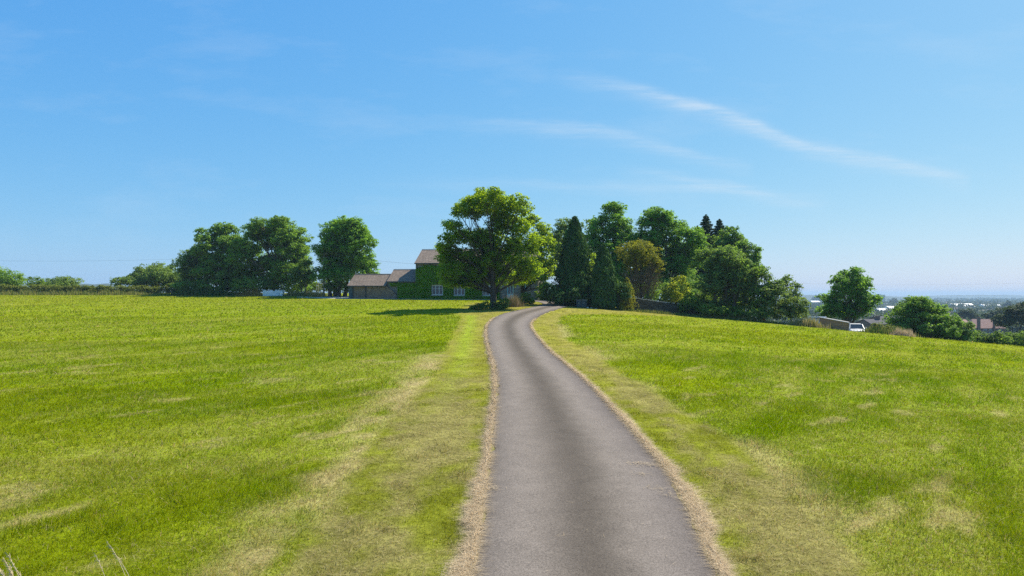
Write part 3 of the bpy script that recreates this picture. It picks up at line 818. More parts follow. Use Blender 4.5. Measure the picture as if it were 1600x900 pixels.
def build_world():
    w = bpy.data.worlds.new('World'); SC.world = w; w.use_nodes = True
    nt = w.node_tree; nt.nodes.clear(); L = nt.links
    out = N(nt,'ShaderNodeOutputWorld'); bg = N(nt,'ShaderNodeBackground'); bg.inputs[1].default_value = 0.10
    sky = N(nt,'ShaderNodeTexSky', sky_type='NISHITA', sun_disc=False, sun_elevation=SUN_EL, sun_rotation=SUN_AZ,
            altitude=0, air_density=1.0, dust_density=0.6, ozone_density=2.0)
    sep = N(nt,'ShaderNodeSeparateColor'); L.new(sky.outputs[0], sep.inputs[0])
    hs = N(nt,'ShaderNodeCombineColor')
    for k,(a,p) in enumerate(((0.72,1.0),(0.83,0.55),(0.95,0.15))):     # tone curve of the sky, channel by channel
        pw = N(nt,'ShaderNodeMath', operation='POWER'); pw.inputs[1].default_value = p
        dv = N(nt,'ShaderNodeMath', operation='MULTIPLY'); dv.inputs[1].default_value = 0.1; L.new(sep.outputs[k], dv.inputs[0]); L.new(dv.outputs[0], pw.inputs[0])
        ml = N(nt,'ShaderNodeMath', operation='MULTIPLY'); ml.inputs[1].default_value = a/0.162; L.new(pw.outputs[0], ml.inputs[0]); L.new(ml.outputs[0], hs.inputs[k])
    # thin cirrus: streaks laid along directions in the sky
    tc = N(nt,'ShaderNodeTexCoord'); sp = N(nt,'ShaderNodeSeparateXYZ'); L.new(tc.outputs['Generated'], sp.inputs[0])
    def math_(op, a, b=None, clamp=False):
        n = N(nt,'ShaderNodeMath', operation=op); n.use_clamp = clamp
        for i, v in enumerate((a,b)):
            if v is None: continue
            if isinstance(v,(int,float)): n.inputs[i].default_value = v
            else: L.new(v, n.inputs[i])
        return n.outputs[0]
    yy = math_('MAXIMUM', sp.outputs['Y'], 0.02)
    u = math_('DIVIDE', sp.outputs['X'], yy); v = math_('DIVIDE', sp.outputs['Z'], yy)
    cb = N(nt,'ShaderNodeCombineXYZ'); L.new(u, cb.inputs[0]); L.new(v, cb.inputs[1])
    def noise(scale, rotdeg, sx, sy, detail=6, rough=0.6, off=0):
        mp = N(nt,'ShaderNodeMapping'); mp.inputs['Rotation'].default_value = (0,0,math.radians(rotdeg)); mp.inputs['Scale'].default_value = (sx,sy,1)
        mp.inputs['Location'].default_value = (off,off*0.7,0)
        L.new(cb.outputs[0], mp.inputs['Vector'])
        nz = N(nt,'ShaderNodeTexNoise', i_Scale=scale, i_Detail=detail, i_Roughness=rough); L.new(mp.outputs[0], nz.inputs['Vector'])
        return nz.outputs['Fac']
    def U(px): return (px-800)/F
    def Vv(py): return (460-py)/F
    total = None
    warp = noise(3.0, 15, 2.0, 5.0, 5, 0.6, 3)
    streak = noise(7.0, 24, 1.0, 14.0, 9, 0.75, 1)
    for path, wup, wdn, amp in (
        ([(860,113),(900,121),(960,133),(1040,150),(1110,168),(1170,190),(1215,211),(1270,231),(1330,240),(1400,251),(1450,265),(1520,288)], 8, 15, 0.50),
        ([(700,189),(800,193),(900,199),(960,207),(1020,223),(1090,243),(1180,262)], 7, 15, 0.26),
        ([(960,264),(1020,271),(1080,283),(1140,291),(1200,304),(1290,326)], 6, 11, 0.24),
        ([(560,287),(700,287),(820,288),(950,291),(1060,293),(1180,297),(1300,310)], 6, 9, 0.15)):
        x0, x1 = U(path[0][0]), U(path[-1][0])
        mr = N(nt,'ShaderNodeMapRange', i_1=x0, i_2=x1, i_3=0.0, i_4=1.0); mr.clamp = True; L.new(u, mr.inputs[0])
        y0, y1 = Vv(340), Vv(60)
        fc = N(nt,'ShaderNodeFloatCurve'); cv = fc.mapping.curves[0]; fc.mapping.use_clip = False
        pts = [((U(a)-x0)/(x1-x0), (Vv(b)-y0)/(y1-y0)) for a,b in path]
        cv.points[0].location = pts[0]; cv.points[-1].location = pts[-1]
        for p in pts[1:-1]: cv.points.new(*p)
        fc.mapping.update(); L.new(mr.outputs[0], fc.inputs['Value'])
        c = math_('ADD', math_('MULTIPLY', fc.outputs[0], y1-y0), y0)
        dv = math_('SUBTRACT', v, c)
        dv = math_('ADD', dv, math_('MULTIPLY', math_('SUBTRACT', warp, 0.5), 0.030))
        up = math_('MULTIPLY', math_('MAXIMUM', dv, 0.0), F/wup); dn = math_('MULTIPLY', math_('MINIMUM', dv, 0.0), F/wdn)
        d2 = math_('ADD', math_('MULTIPLY', up, up), math_('MULTIPLY', dn, dn))
        g = math_('EXPONENT', math_('MULTIPLY', d2, -0.8))
        e = N(nt,'ShaderNodeFloatCurve'); ec = e.mapping.curves[0]
        ec.points[0].location = (0,0); ec.points[-1].location = (1,0)
        for p in ((0.18,0.55),(0.45,1.0),(0.8,0.75)): ec.points.new(*p)
        e.mapping.update(); L.new(mr.outputs[0], e.inputs['Value'])
        s = N(nt,'ShaderNodeMapRange', i_1=0.30, i_2=0.66, i_3=0.05, i_4=1.2); L.new(streak, s.inputs[0])
        val = math_('MULTIPLY', math_('MULTIPLY', math_('MULTIPLY', g, e.outputs[0]), s.outputs[0]), amp)
        total = val if total is None else math_('ADD', total, val)
    wis = noise(2.4, 8, 1.6, 6.0, 8, 0.62, 7)
    wm = N(nt,'ShaderNodeMapRange', i_1=0.52, i_2=0.85, i_3=0.0, i_4=0.16); L.new(wis, wm.inputs[0])
    total = math_('ADD', total, wm.outputs[0])
    front = N(nt,'ShaderNodeMapRange', i_1=0.02, i_2=0.10, i_3=0.0, i_4=1.0); L.new(sp.outputs['Y'], front.inputs[0])
    upm = N(nt,'ShaderNodeMapRange', i_1=0.02, i_2=0.12, i_3=0.0, i_4=1.0); L.new(sp.outputs['Z'], upm.inputs[0])
    total = math_('MULTIPLY', math_('MULTIPLY', total, front.outputs[0]), upm.outputs[0], clamp=True)
    mx = N(nt,'ShaderNodeMix', data_type='RGBA'); L.new(total, mx.inputs[0]); L.new(hs.outputs[0], mx.inputs[6]); mx.inputs[7].default_value = (4.7,5.25,5.75,1)
    L.new(mx.outputs[2], bg.inputs[0]); L.new(bg.outputs[0], out.inputs[0])
    sd = bpy.data.lights.new('sun','SUN'); sd.energy = 5.0; sd.angle = math.radians(0.5); sd.color = (1.0,0.93,0.80)
    so = bpy.data.objects.new('sun', sd); COL.objects.link(so)
    d = Vector((math.sin(SUN_AZ)*math.cos(SUN_EL), math.cos(SUN_AZ)*math.cos(SUN_EL), math.sin(SUN_EL)))
    so.rotation_euler = d.to_track_quat('Z','Y').to_euler(); so.location = d*200

def build_haze():
    m, nt, nodes, L = new_mat('haze_air')
    out = N(nt,'ShaderNodeOutputMaterial'); p = N(nt,'ShaderNodeVolumePrincipled')
    p.inputs['Color'].default_value = (0.56,0.79,1.0,1); p.inputs['Density'].default_value = 1.9e-4; p.inputs['Anisotropy'].default_value = 0.0
    L.new(p.outputs[0], out.inputs['Volume'])
    mb = MB(); mb.box(-7200,7200,-800,7400,-32,27)
    o = mb.build('haze', m); tag(o, kind='stuff')

#BUILD_MAIN
build_camera(); build_world(); build_haze(); build_field(); build_road(); build_yard(); build_grass()


# ------------------------------------------------------------------ buildings
HX, HY = PX(649.5, 101), 101.0
HZ = T(HX, HY); YAW = math.radians(-9)
def house_pt(lx, ly): return HX+lx*math.cos(YAW)-ly*math.sin(YAW), HY+lx*math.sin(YAW)+ly*math.cos(YAW)

def gable_shell(root, x0, x1, y0, D, e, r, wallmat, roofmat, verge=0.14, eave=0.22, th=0.13):
    w = MB(); w.extrude_x([(y0,-0.6),(y0+D,-0.6),(y0+D,e-0.02),(y0+D/2,r-0.04),(y0,e-0.02)], x0, x1)
    w.build('wall', M[wallmat], root)
    sl = (r-e)/(D/2); m = MB()
    m.extrude_x([(y0-eave,e-eave*sl),(y0+D/2,r),(y0+D+eave,e-eave*sl),(y0+D+eave,e-eave*sl+th),(y0+D/2,r+th),(y0-eave,e-eave*sl+th)], x0-verge, x1+verge)
    roof = m.build('roof', M[roofmat], root)
    rt = MB(); rt.extrude_x([(y0+D/2-0.16,r+th-0.06),(y0+D/2+0.16,r+th-0.06),(y0+D/2+0.05,r+th+0.07),(y0+D/2-0.05,r+th+0.07)], x0-verge+0.01, x1+verge-0.01)
    rt.build('ridge_tile', M['stonetrim'] if wallmat == 'stone' else M['slate'], roof)
    g = MB(); g.box(x0-verge+0.02, x1+verge-0.02, y0-eave-0.115, y0-eave-0.004, e-eave*sl-0.03, e-eave*sl+0.075)
    g.build('gutter', M['pipe'], root)
    return roof

def window(root, x0, x1, z0, z1, lights, y=0.0, mat='white', arch=False):
    f = MB(); t = 0.075
    f.box(x0,x1,y-0.05,y+0.05,z0,z0+t); f.box(x0,x1,y-0.05,y+0.05,z1-t,z1)
    f.box(x0,x0+t,y-0.05,y+0.05,z0+t,z1-t); f.box(x1-t,x1,y-0.05,y+0.05,z0+t,z1-t)
    for k in range(1,lights):
        c = x0+(x1-x0)*k/lights; f.box(c-0.045,c+0.045,y-0.047,y+0.05,z0+t,z1-t)
    zz = z0+(z1-z0)*0.66
    f.box(x0+t,x1-t,y-0.035,y+0.03,zz-0.02,zz+0.02)
    w = f.build('window', M[mat], root)
    p = MB(); p.box(x0+0.02,x1-0.02,y-0.022,y-0.012,z0+0.02,z1-0.02); p.build('pane', M['glass'], w)
    s = MB(); s.box(x0-0.12,x1+0.12,y-0.16,y+0.02,z0-0.14,z0-0.003); s.build('sill', M['stonetrim'], w)
    l = MB(); l.box(x0-0.14,x1+0.14,y-0.05,y+0.02,z1+0.003,z1+0.20); l.build('lintel', M['stonetrim'], w)
    return w

def build_house():
    r = empty('farmhouse', (HX,HY,HZ), YAW)
    tag(r, 'two storey stone farmhouse with brown slate roof, half hidden behind the tall tree', 'house')
    gable_shell(r, 0, 18.2, 0, 7.5, 5.3, 7.4, 'stone', 'slate')
    for x0,x1,z0,z1,n in ((2.5,4.15,0.62,1.98,3),(5.85,7.45,0.55,1.92,3),(10.1,11.6,0.5,1.95,3),(15.75,16.45,0.5,2.1,2)):
        window(r, x0,x1,z0,z1,n, 0.0, 'teal' if x0 > 15 else 'white')
    for x0 in (8.3, 13.2):
        window(r, x0, x0+1.4, 3.2, 4.5, 3)
    d = MB(); d.box(13.75,13.85,-0.06,0.05,0.05,2.1); d.box(14.55,14.65,-0.06,0.05,0.05,2.1); d.box(13.85,14.55,-0.06,0.05,2.0,2.1)
    d.box(13.85,14.55,-0.035,0.04,0.05,0.75); d.box(14.17,14.23,-0.04,0.04,0.75,2.0)
    dr = d.build('door', M['teal'], r)
    p = MB(); p.box(13.85,14.17,-0.02,-0.008,0.75,2.0); p.box(14.23,14.55,-0.02,-0.008,0.75,2.0); p.build('pane', M['glass'], dr)
    h = MB(); h.tube([(14.48,-0.08,1.0),(14.48,-0.08,1.12)],0.02,6); h.build('handle', M['alloy'], dr)
    s = MB(); s.box(13.4,15.0,-0.9,-0.01,-0.3,0.05); s.build('doorstep', M['stonetrim'], r)
    for x in (0.22, 12.3):
        q = MB(); q.tube([(x,-0.1,-0.2),(x,-0.1,5.1)],0.05,8); q.build('drainpipe', M['pipe'], r)
    c = MB(); c.box(17.2,18.0,3.2,4.3,6.9,8.5); c.box(17.12,18.08,3.12,4.38,8.5,8.62)
    ch = c.build('chimney', M['stone'], r)
    pt = MB()
    for x in (17.4,17.8): pt.tube([(x,3.75,8.6),(x,3.75,9.0)],0.12,10)
    pt.build('chimney_pot', M['tile'], ch)

    o = empty('outbuilding', (HX,HY,HZ), YAW)
    tag(o, 'low ivy covered outbuilding with slate roof joining the farmhouse to the brick garage', 'outbuilding')
    gable_shell(o, -4.42, -0.04, 0.12, 6.0, 2.62, 4.35, 'stone', 'slate', verge=0.02)
    b = MB()
    pts = [(-4.62,2.02),(-4.2,1.72),(-3.75,1.42),(-3.3,1.08),(-3.0,0.75),(-2.82,0.4),(-2.72,-0.5),(-4.62,-0.5)]
    b.extrude_y(pts[::-1], -0.30, 0.02)
    b.build('sloping_wall_end', M['brick'], o)

    g = empty('garage', (HX,HY,HZ), YAW)
    tag(g, 'long low brick garage with dark posts and a worn slate roof left of the farmhouse', 'garage')
    gable_shell(g, -10.3, -4.64, -0.32, 5.6, 1.98, 3.62, 'brick', 'slate', verge=0.18)
    for x in (-9.62, -7.6):
        q = MB(); q.box(x-0.09,x+0.09,-0.40,-0.325,-0.3,1.86); q.build('post', M['black'], g)
    dd = MB(); dd.box(-10.28,-9.73,-0.36,-0.322,-0.2,1.85); dd.build('door', M['binwood'], g)

def build_ivy(name, label, boxes, skip, n, yoff, dark=False):
    rg = rng_for(label)
    P=[]
    for (x0,x1,z0,zt0,zt1,m) in boxes:
        x = rg.uniform(x0,x1,m); f=(x-x0)/(x1-x0)
        top = zt0+(zt1-zt0)*np.sqrt(f) + 0.35*(fbm(x*1.4,x*0+2,15,3)-0.5)
        z = z0+(top-z0)*rg.random(m)
        k = np.ones(m,bool)
        for (a,b,c,d) in skip: k &= ~((x>a)&(x<b)&(z>c)&(z<d))
        P.append(np.stack([x[k],z[k]],-1))
    P = np.concatenate(P); m=len(P)
    bul = 0.10+0.42*fbm(P[:,0]*1.1,P[:,1]*1.5,33,3)**1.5
    y = yoff - bul*rg.uniform(0.25,1.0,m)
    p = np.stack([P[:,0],y,P[:,1]],-1)
    nr = unit(np.array([0,-0.8,0.45])+rg.normal(size=(m,3))*0.55)
    t = unit(np.cross(nr,unit(rg.normal(size=(m,3))))); b=np.cross(nr,t)
    L=0.17*rg.uniform(0.6,1.3,m); W=L*0.8
    V=np.stack([p-t*L[:,None]/2,p+b*W[:,None]/2,p+t*L[:,None]/2,p-b*W[:,None]/2],1).reshape(-1,3)
    tint = np.repeat(np.clip(0.6*fbm(P[:,0]*2.2,P[:,1]*2.2,55,3)+0.5*rg.random(m),0,1),4)
    o = link_mesh(name, mesh_np(name,V,np.arange(m*4),np.arange(m)*4,attrs={'tint':tint}), M['ivy'])
    o.location=(HX,HY,HZ); o.rotation_euler=(0,0,YAW)
    tag(o,label,'climbing plant')

build_house()
SK = [(2.4,4.25,0.4,2.15),(5.75,7.55,0.4,2.1),(10.0,11.7,0.4,2.1),(8.2,9.8,3.05,4.6)]
build_ivy('climbing_ivy','bright green ivy covering the tall front wall of the farmhouse',[(0.05,2.2,0.0,4.35,5.0,5200),(2.2,12.6,0.0,5.0,4.7,24000)],SK,0,-0.02)
build_ivy('climbing_ivy','dark green ivy covering the low wall between the garage and the farmhouse',[(-3.9,-0.05,0.0,2.35,2.4,7000)],[(-5,-2.75,-1,1.9)],0,0.08)

# ------------------------------------------------------------------ trees, left to right
make_bush('bush','rounded dark green bush at the far left edge behind the long hedge',126,[(6,432,32,17),(-30,432,34,22),(30,438,22,11),(0,443,44,10)],'oak',0.34,0.8,0.42,28,'bush')
make_bush('bush','small dark purplish scrub beside the rounded bush at the far left',124,[(52,441,14,8),(62,443,9,6)],'shrub',0.26,0.5,0.42,26,'bush')
make_bush('bush','low oval grey green bush alone on the skyline at left, nearest the blue hill',134,[(98,440,22,8),(76,443,12,7),(110,443,13,7),(95,446,30,6)],'ash',0.3,0.6,0.42,28,'bush')
make_tree('hawthorn_tree','wide low olive hawthorn standing between the blue hill and the big dark trees',232,138,[(222,432,34,20),(200,438,26,12),(255,432,28,17),(240,421,22,11),(268,438,18,12),(208,442,32,9),(250,442,32,9),(275,446,16,7)],'ash',0.34,0.8,0.44,30,0.35,stems=3)
make_tree('oak_tree','leaning grey green tree at the left end of the dark left clump',318,121,[(305,418,28,24),(320,405,24,24),(290,428,16,15),(330,430,30,22),(300,440,22,12)],'ash',0.30,0.7,0.40,30,0.32,stems=2)
make_tree('oak_tree','round topped dark tree second from the left in the dark left clump',345,119,[(345,376,28,30),(330,395,26,26),(360,400,28,34),(350,425,38,26),(325,370,14,14),(372,385,14,20)],'oak',0.30,0.72,0.44,34,0.4)
make_tree('oak_tree','broadest domed tree of the left clump with branches showing through its crown',432,117,[(430,368,34,27),(405,376,28,28),(456,385,28,28),(396,364,22,17),(466,370,20,18),(412,354,24,15),(445,352,24,14),(385,400,24,30),(440,405,44,36),(470,405,18,32),(410,425,44,26),(455,430,30,22)],'oak',0.30,0.72,0.42,34,0.5,drop=0.08)
make_tree('sapling','lighter yellow green sapling at the right foot of the left clump',474,113,[(474,425,20,20),(486,435,12,14),(466,442,20,12),(480,412,10,10)],'hazel',0.24,0.5,0.42,28,0.15,stems=2)
make_bush('bush','dark undergrowth at the foot of the left clump of trees',115.5,[(330,446,44,11),(395,446,40,13),(440,446,36,12),(290,448,24,8)],'oak',0.26,0.6,0.5,30,'bush')
make_tree('sycamore_tree','round headed tree on several stems behind the left end of the garage',527,110.5,[(540,370,40,30),(515,388,30,34),(568,392,28,34),(540,405,44,30),(522,418,34,18),(572,416,22,14),(505,395,18,26),(545,430,44,13),(515,432,24,12),(575,432,18,10),(555,360,26,20),(530,352,14,10)],'maple',0.28,0.70,0.46,38,0.30,stems=4,drop=0.04)
make_tree('sycamore_tree','tallest tree, spreading sunlit sycamore standing in the grass beside the drive',771,74,
   [(772,322,46,27),(738,326,30,20),(812,328,24,22),(760,312,30,18),(722,335,16,12),(790,345,36,16),
    (712,357,20,11),(706,378,20,12),(735,372,34,22),(775,372,50,34),(818,374,34,30),
    (702,392,18,12),(722,408,36,22),(700,425,18,16),(760,408,46,28),(812,404,40,32),(742,432,40,18),(790,434,44,20),(828,425,22,24),(712,442,24,13),(696,405,16,12),(690,388,10,7),(735,441,30,10),(700,442,14,8)],
   'sycamore',0.21,0.62,0.46,46,0.36,bark='bark_dark',drop=0.0,depth=0.9,fill=0.74)
make_tree('sycamore_tree','yellow green tree close behind the right side of the tallest tree',816,87,
   [(842,370,24,24),(852,398,20,30),(838,425,28,24),(832,348,16,14),(858,422,12,22),(820,435,24,14),(846,450,6,22,-3.5)],
   'lime',0.26,0.6,0.46,36,0.32,bark='bark_dark',drop=0.05)
make_bush('bush','mid green thicket behind the white football goal',124,[(492,447,14,10),(512,444,16,13),(530,446,14,11),(478,449,12,8)],'shrub',0.28,0.6,0.45,30,'bush')
make_bush('bush','dark leafy mass joining the two domed trees of the left clump',120.5,[(382,380,24,26),(390,402,26,26),(385,425,32,28),(372,440,36,20)],'oak',0.3,0.7,0.42,34,'bush')
make_bush('bush','dark laurel thicket behind the golden leaved tree and the stone wall',95,[(965,452,20,22),(1000,455,24,18),(1035,452,24,22),(1065,455,22,20),(1085,448,20,24),(940,455,16,24)],'oak',0.26,0.6,0.45,32,'bush',drop=0.05)
make_bush('bush','dark leafy mass filling the back of the right group below its tall crowns',110,[(935,425,20,30),(970,425,24,32),(1010,425,24,30),(1050,420,26,32),(1090,410,26,36),(1120,405,24,36),(1150,420,24,34)],'oak',0.32,0.75,0.45,34,'bush')
make_bush('bush','dark shrub round the stems of the many stemmed tree',110.8,[(530,447,20,10),(515,450,10,7),(545,449,12,9)],'shrub',0.24,0.5,0.45,28,'bush')
make_bush('bush','dark bushes in the shade at the far end of the drive',97,[(858,456,14,18),(872,458,12,16),(846,462,10,12)],'shrub',0.24,0.5,0.45,30,'bush')
# right group, back row
make_tree('beech_tree','pale olive tree peeping out between the tallest tree and the tall dark cypress',876,108,[(878,368,18,24),(868,385,18,26),(888,352,14,12),(875,410,22,26)],'ash',0.30,0.7,0.42,30,0.3,drop=0.1)
make_tree('beech_tree','slender thin leaved tree with sky showing through just right of the tall cypress',925,106,[(918,360,14,20),(926,385,12,20),(914,390,12,26),(934,415,14,24)],'ash',0.30,0.65,0.36,26,0.25,drop=0.25)
make_tree('beech_tree','tall many tiered tree left of the highest notch in the right group',955,104,[(957,340,28,23),(945,355,26,22),(972,362,24,26),(930,366,14,14),(960,390,36,28),(950,425,34,30),(985,400,20,30),(930,392,18,26),(995,372,14,18)],'maple',0.28,0.72,0.46,36,0.42)
make_tree('beech_tree','broad domed tree sloping down rightwards at the centre of the right group',1038,103,[(1028,346,28,24),(1045,358,30,26),(1012,365,22,30),(1065,378,24,26),(1040,395,42,34),(1080,398,20,24),(1010,410,26,34),(1055,430,40,30),(1080,378,20,24),(1092,402,20,26),(1000,440,24,24)],'maple',0.28,0.72,0.46,36,0.45)
make_conifer('spruce_tree','pointed dark spruce with the higher tip on the skyline',1103,112,334,30,'spruce','spruce',0.36,per=26)
make_conifer('spruce_tree','pointed dark spruce with the lower tip, to the right of its twin',1124,113,341,28,'spruce','spruce',0.36,per=26)
make_conifer('spruce_tree','lowest of the three pointed spruces, left of the pair on the skyline',1090,110,352,26,'spruce','spruce',0.36,per=26)
make_tree('oak_tree','dark tree just right of the pair of pointed spruces',1145,108,[(1142,368,18,16),(1150,385,20,22),(1130,395,22,24),(1158,375,8,8)],'oak',0.28,0.6,0.42,32,0.3,drop=0.06)
make_tree('oak_tree','dark tree on the right shoulder of the group, ending in a bare twig tip',1178,104,[(1172,396,18,16),(1160,388,14,14),(1184,404,12,10),(1170,420,26,22)],'oak',0.27,0.55,0.42,30,0.28,drop=0.06)
# right group, front row
make_conifer('cypress_tree','tall dark columnar cypress with drooping sprays at the bend of the drive',898,86,337,27,'cypress','cypress',0.36,2600,20)
make_conifer('cypress_tree','shorter dark cypress between the tall cypress and the stone wall',943,83.5,381,19,'cypress','cypress',0.30,1300,20)
make_bush('bush','bright yellow green bush squeezed between the two dark cypresses',85.5,[(920,428,9,24),(925,405,6,12)],'lime',0.2,0.4,0.42,24,'bush')
make_bush('bush','low spreading dark juniper beneath the tall cypress',83.6,[(868,462,16,12),(882,468,16,8),(893,460,14,12),(858,455,12,14)],'cypress',0.24,0.4,0.5,26,'bush',droop=0.3)
make_tree('willow_tree','golden leaved tree with bare brown lower twigs behind the stone wall',1002,89,[(1000,390,30,15),(985,398,24,20),(1018,402,22,20),(1000,408,34,20),(972,395,10,12),(1030,415,10,14)],'gold',0.19,0.5,0.42,26,0.22,stems=3,drop=0.12,
   twigs=[(1008,440,30,24,150),(1022,430,18,24,90),(985,425,20,20,60)])
make_conifer('cypress_tree','small conical conifer with yellow lit tips beside the left end of the stone wall',979,83.6,436,14,'gold','cypress',0.2,330,14)
make_bush('bush','inner dark half of the small conical conifer beside the stone wall',83.0,[(976,455,10,14)],'cypress',0.2,0.35,0.5,24,'bush')
make_bush('bush','bright yellow green bush over the right end of the stone wall',86.8,[(1060,452,18,18),(1052,462,14,12),(1066,438,8,8)],'goldbush',0.2,0.42,0.42,24,'bush')
make_bush('bush','pale grey green bush left of the bright yellow bush at the wall',87.2,[(1041,458,9,16),(1036,466,7,9)],'willow',0.2,0.4,0.42,24,'bush')
make_bush('bush','dark low bush in front of the right end of the stone wall',85.0,[(1080,474,20,15),(1068,482,12,8),(1095,480,14,10)],'shrub',0.2,0.4,0.46,26,'bush')
make_tree('whitebeam_tree','large pale leaved rounded tree at the front of the right group',1132,85.5,[(1130,412,36,28),(1110,405,22,20),(1152,415,28,26),(1105,440,26,30),(1140,445,38,34),(1165,445,22,28),(1120,470,34,20),(1155,474,32,16),(1135,392,20,10)],'hazel',0.25,0.60,0.46,34,0.3,stems=3)
make_tree('hazel_tree','mid green tree between the pale rounded tree and the lowest shrubs',1192,83,[(1190,440,22,22),(1205,455,18,20),(1185,468,26,22),(1178,428,10,12)],'shrub',0.23,0.5,0.46,30,0.2,stems=2)
make_bush('bush','tall drooping grey green willow scrub at the right end of the tree group',80.5,[(1222,462,22,20),(1238,478,20,17),(1212,482,26,18),(1250,490,13,12),(1205,465,14,16),(1246,476,14,14),(1230,488,22,12)],'willow',0.23,0.5,0.46,28,'bush',droop=0.25)
make_tree('ash_tree','sparse open branched tree leaning out over the willow scrub',1236,91,[(1236,438,16,10),(1248,450,10,12),(1226,446,14,12),(1250,466,8,9),(1234,456,18,14)],'ash',0.24,0.5,0.34,22,0.16,drop=0.25)
make_bush('bush','shaded undergrowth along the foot of the pale rounded tree',82.6,[(1105,484,22,9),(1140,488,26,9),(1175,490,22,9)],'shrub',0.2,0.4,0.46,26,'bush')
# right of the gap
make_tree('sycamore_tree','single dark round tree standing behind the silver car',1328,90,[(1330,440,28,20),(1312,446,22,18),(1346,448,20,18),(1325,464,40,20),(1300,468,18,10),(1352,470,20,16),(1320,488,38,16),(1350,488,20,12),(1298,482,14,7),(1330,428,12,10)],'maple',0.27,0.65,0.48,36,0.38,drop=0.03)
make_tree('hawthorn_tree','big dense domed hawthorn right of the silver car',1443,80,[(1443,485,34,22),(1425,495,30,22),(1465,492,26,24),(1410,508,26,16),(1450,508,42,20),(1440,474,20,10),(1476,510,18,18),(1402,514,14,10),(1470,524,26,12),(1430,520,30,12),(1490,528,14,9)],'oak',0.24,0.55,0.50,34,0.3,stems=2)
make_bush('bush','smaller rounded bush touching the right side of the domed hawthorn',79,[(1508,512,14,12),(1500,522,14,12),(1515,525,10,10),(1508,532,12,7)],'hazel',0.23,0.45,0.46,28,'bush')
hb = 'bushes of the clipped hedgerow below the house at right'
for lab, lobes in (('low dark hedge bush at the lower right, next to the rounded bush',[(1533,528,15,11),(1524,532,9,8),(1545,533,9,7)]),
                   ('low hedge bush at the lower right, middle of the three',[(1558,528,17,12),(1568,533,12,8),(1548,535,9,6)]),
                   ('low hedge bush at the lower right, touching the right picture edge',[(1590,530,20,13),(1612,530,16,13),(1578,536,10,7),(1600,540,14,6)])):
    make_bush('bush',lab,83,lobes,'shrub',0.24,0.45,0.46,28,'bush',hb)
make_tree('oak_tree','large soft green tree right of the house with two chimneys',1588,170,[(1585,494,26,17),(1605,488,24,18),(1570,503,18,12),(1625,500,24,20)],'far',0.5,1.1,0.44,30,0.5)
make_tree('oak_tree','distant rounded tree behind the roof of the house with two chimneys',1556,330,[(1558,490,14,9),(1548,494,10,7),(1568,488,8,8)],'far',0.9,1.8,0.44,26,0.5)
make_tree('oak_tree','distant hazy tree seen over the roofs, right of the domed hawthorn',1506,360,[(1505,491,14,8),(1516,495,10,6),(1497,494,8,6)],'far',0.9,1.8,0.44,26,0.5)

# ------------------------------------------------------------------ hedges, rough growth
def long_hedge():
    lob=[]; rg=rng_for('hedge')
    for px in range(-120, 296, 7):
        t = np.interp(px,[-120,0,120,180,296],[8,7.5,7,6,6])
        lob.append((px+rg.uniform(-3,3),453.5+rg.uniform(-1,1)+ (6-t)*0.6,8,t,rg.uniform(-.5,.5)))
    make_bush('hedge','long low bramble hedge along the far edge of the left field',119,lob,'hedge',0.24,0.5,0.62,30,'hedge',depth=0.02)
long_hedge()
gg = lambda a,b,Y0,Y1,n=8: [(PX(px,Y), Y) for px,Y in zip(np.linspace(a,b,n),np.linspace(Y0,Y1,n))]
GRN2 = [(0.16,0.20,0.04),(0.12,0.17,0.03),(0.20,0.22,0.06)]; TANS = [(0.42,0.32,0.12),(0.36,0.30,0.10),(0.25,0.24,0.06)]; GOLD=[(0.55,0.36,0.09),(0.48,0.33,0.10),(0.36,0.28,0.08)]; GRN=[(0.07,0.13,0.02),(0.10,0.16,0.03),(0.05,0.10,0.018)]
grass_clump('rough_grass','olive rough grass strip in front of the long hedge','grass',gg(-110,270,117.6,117.6),0.25,0.9,11000,0.7,TANS[1:]+GRN2,0.05,kind='stuff')
grass_clump('nettle_bed','dark green nettles along the foot of the left clump of trees','nettles',gg(275,372,114,113.5),0.6,1.35,3600,0.6,GRN,0.09,kind='stuff')
grass_clump('grass_clump','tall golden dry grass just left of the white picket trough','grass',gg(372,408,113,112.6),0.7,1.5,1500,0.35,GOLD,0.045,kind='stuff')
grass_clump('rough_grass','rank dull green grass between the white picket trough and the pole','grass',gg(444,500,112.8,111.5),0.4,1.1,1600,0.6,GRN[:2]+TANS,0.06,kind='stuff')
grass_clump('grass_clump','small golden dry grass tuft at the foot of the pole','grass',gg(486,508,109,109),0.4,0.95,420,0.3,GOLD,0.045,kind='stuff')
grass_clump('rough_grass','pale dry grass spilling from the right end of the tree group','grass',gg(1238,1284,79.2,78.6),0.4,1.1,2400,0.45,TANS+[(0.45,0.38,0.22),(0.12,0.16,0.04)],0.035,kind='stuff')
grass_clump('rough_grass','rank field edge growth between the car and the domed hawthorn','grass',gg(1352,1425,77.6,75.5),0.35,0.85,3000,0.5,TANS[1:]+GRN+GRN+[(0.24,0.22,0.06)],0.04,kind='stuff')
grass_clump('rough_grass','pinkish dry grass at the left foot of the domed hawthorn','grass',gg(1398,1424,75.3,74.6),0.3,0.9,800,0.3,[(0.55,0.42,0.28),(0.45,0.36,0.2)],0.03,kind='stuff')
grass_clump('rough_grass','shaded rough grass along the foot of the stone wall and trees','grass',gg(970,1240,82.2,79.6,14),0.12,0.5,3800,0.3,GRN+TANS[1:],0.035,kind='stuff')
make_bush('bush','scrubby bramble between the silver car and the domed hawthorn',78.6,[(1362,511,10,6),(1378,514,14,6),(1396,517,12,6)],'hedge',0.18,0.35,0.44,24,'bush')
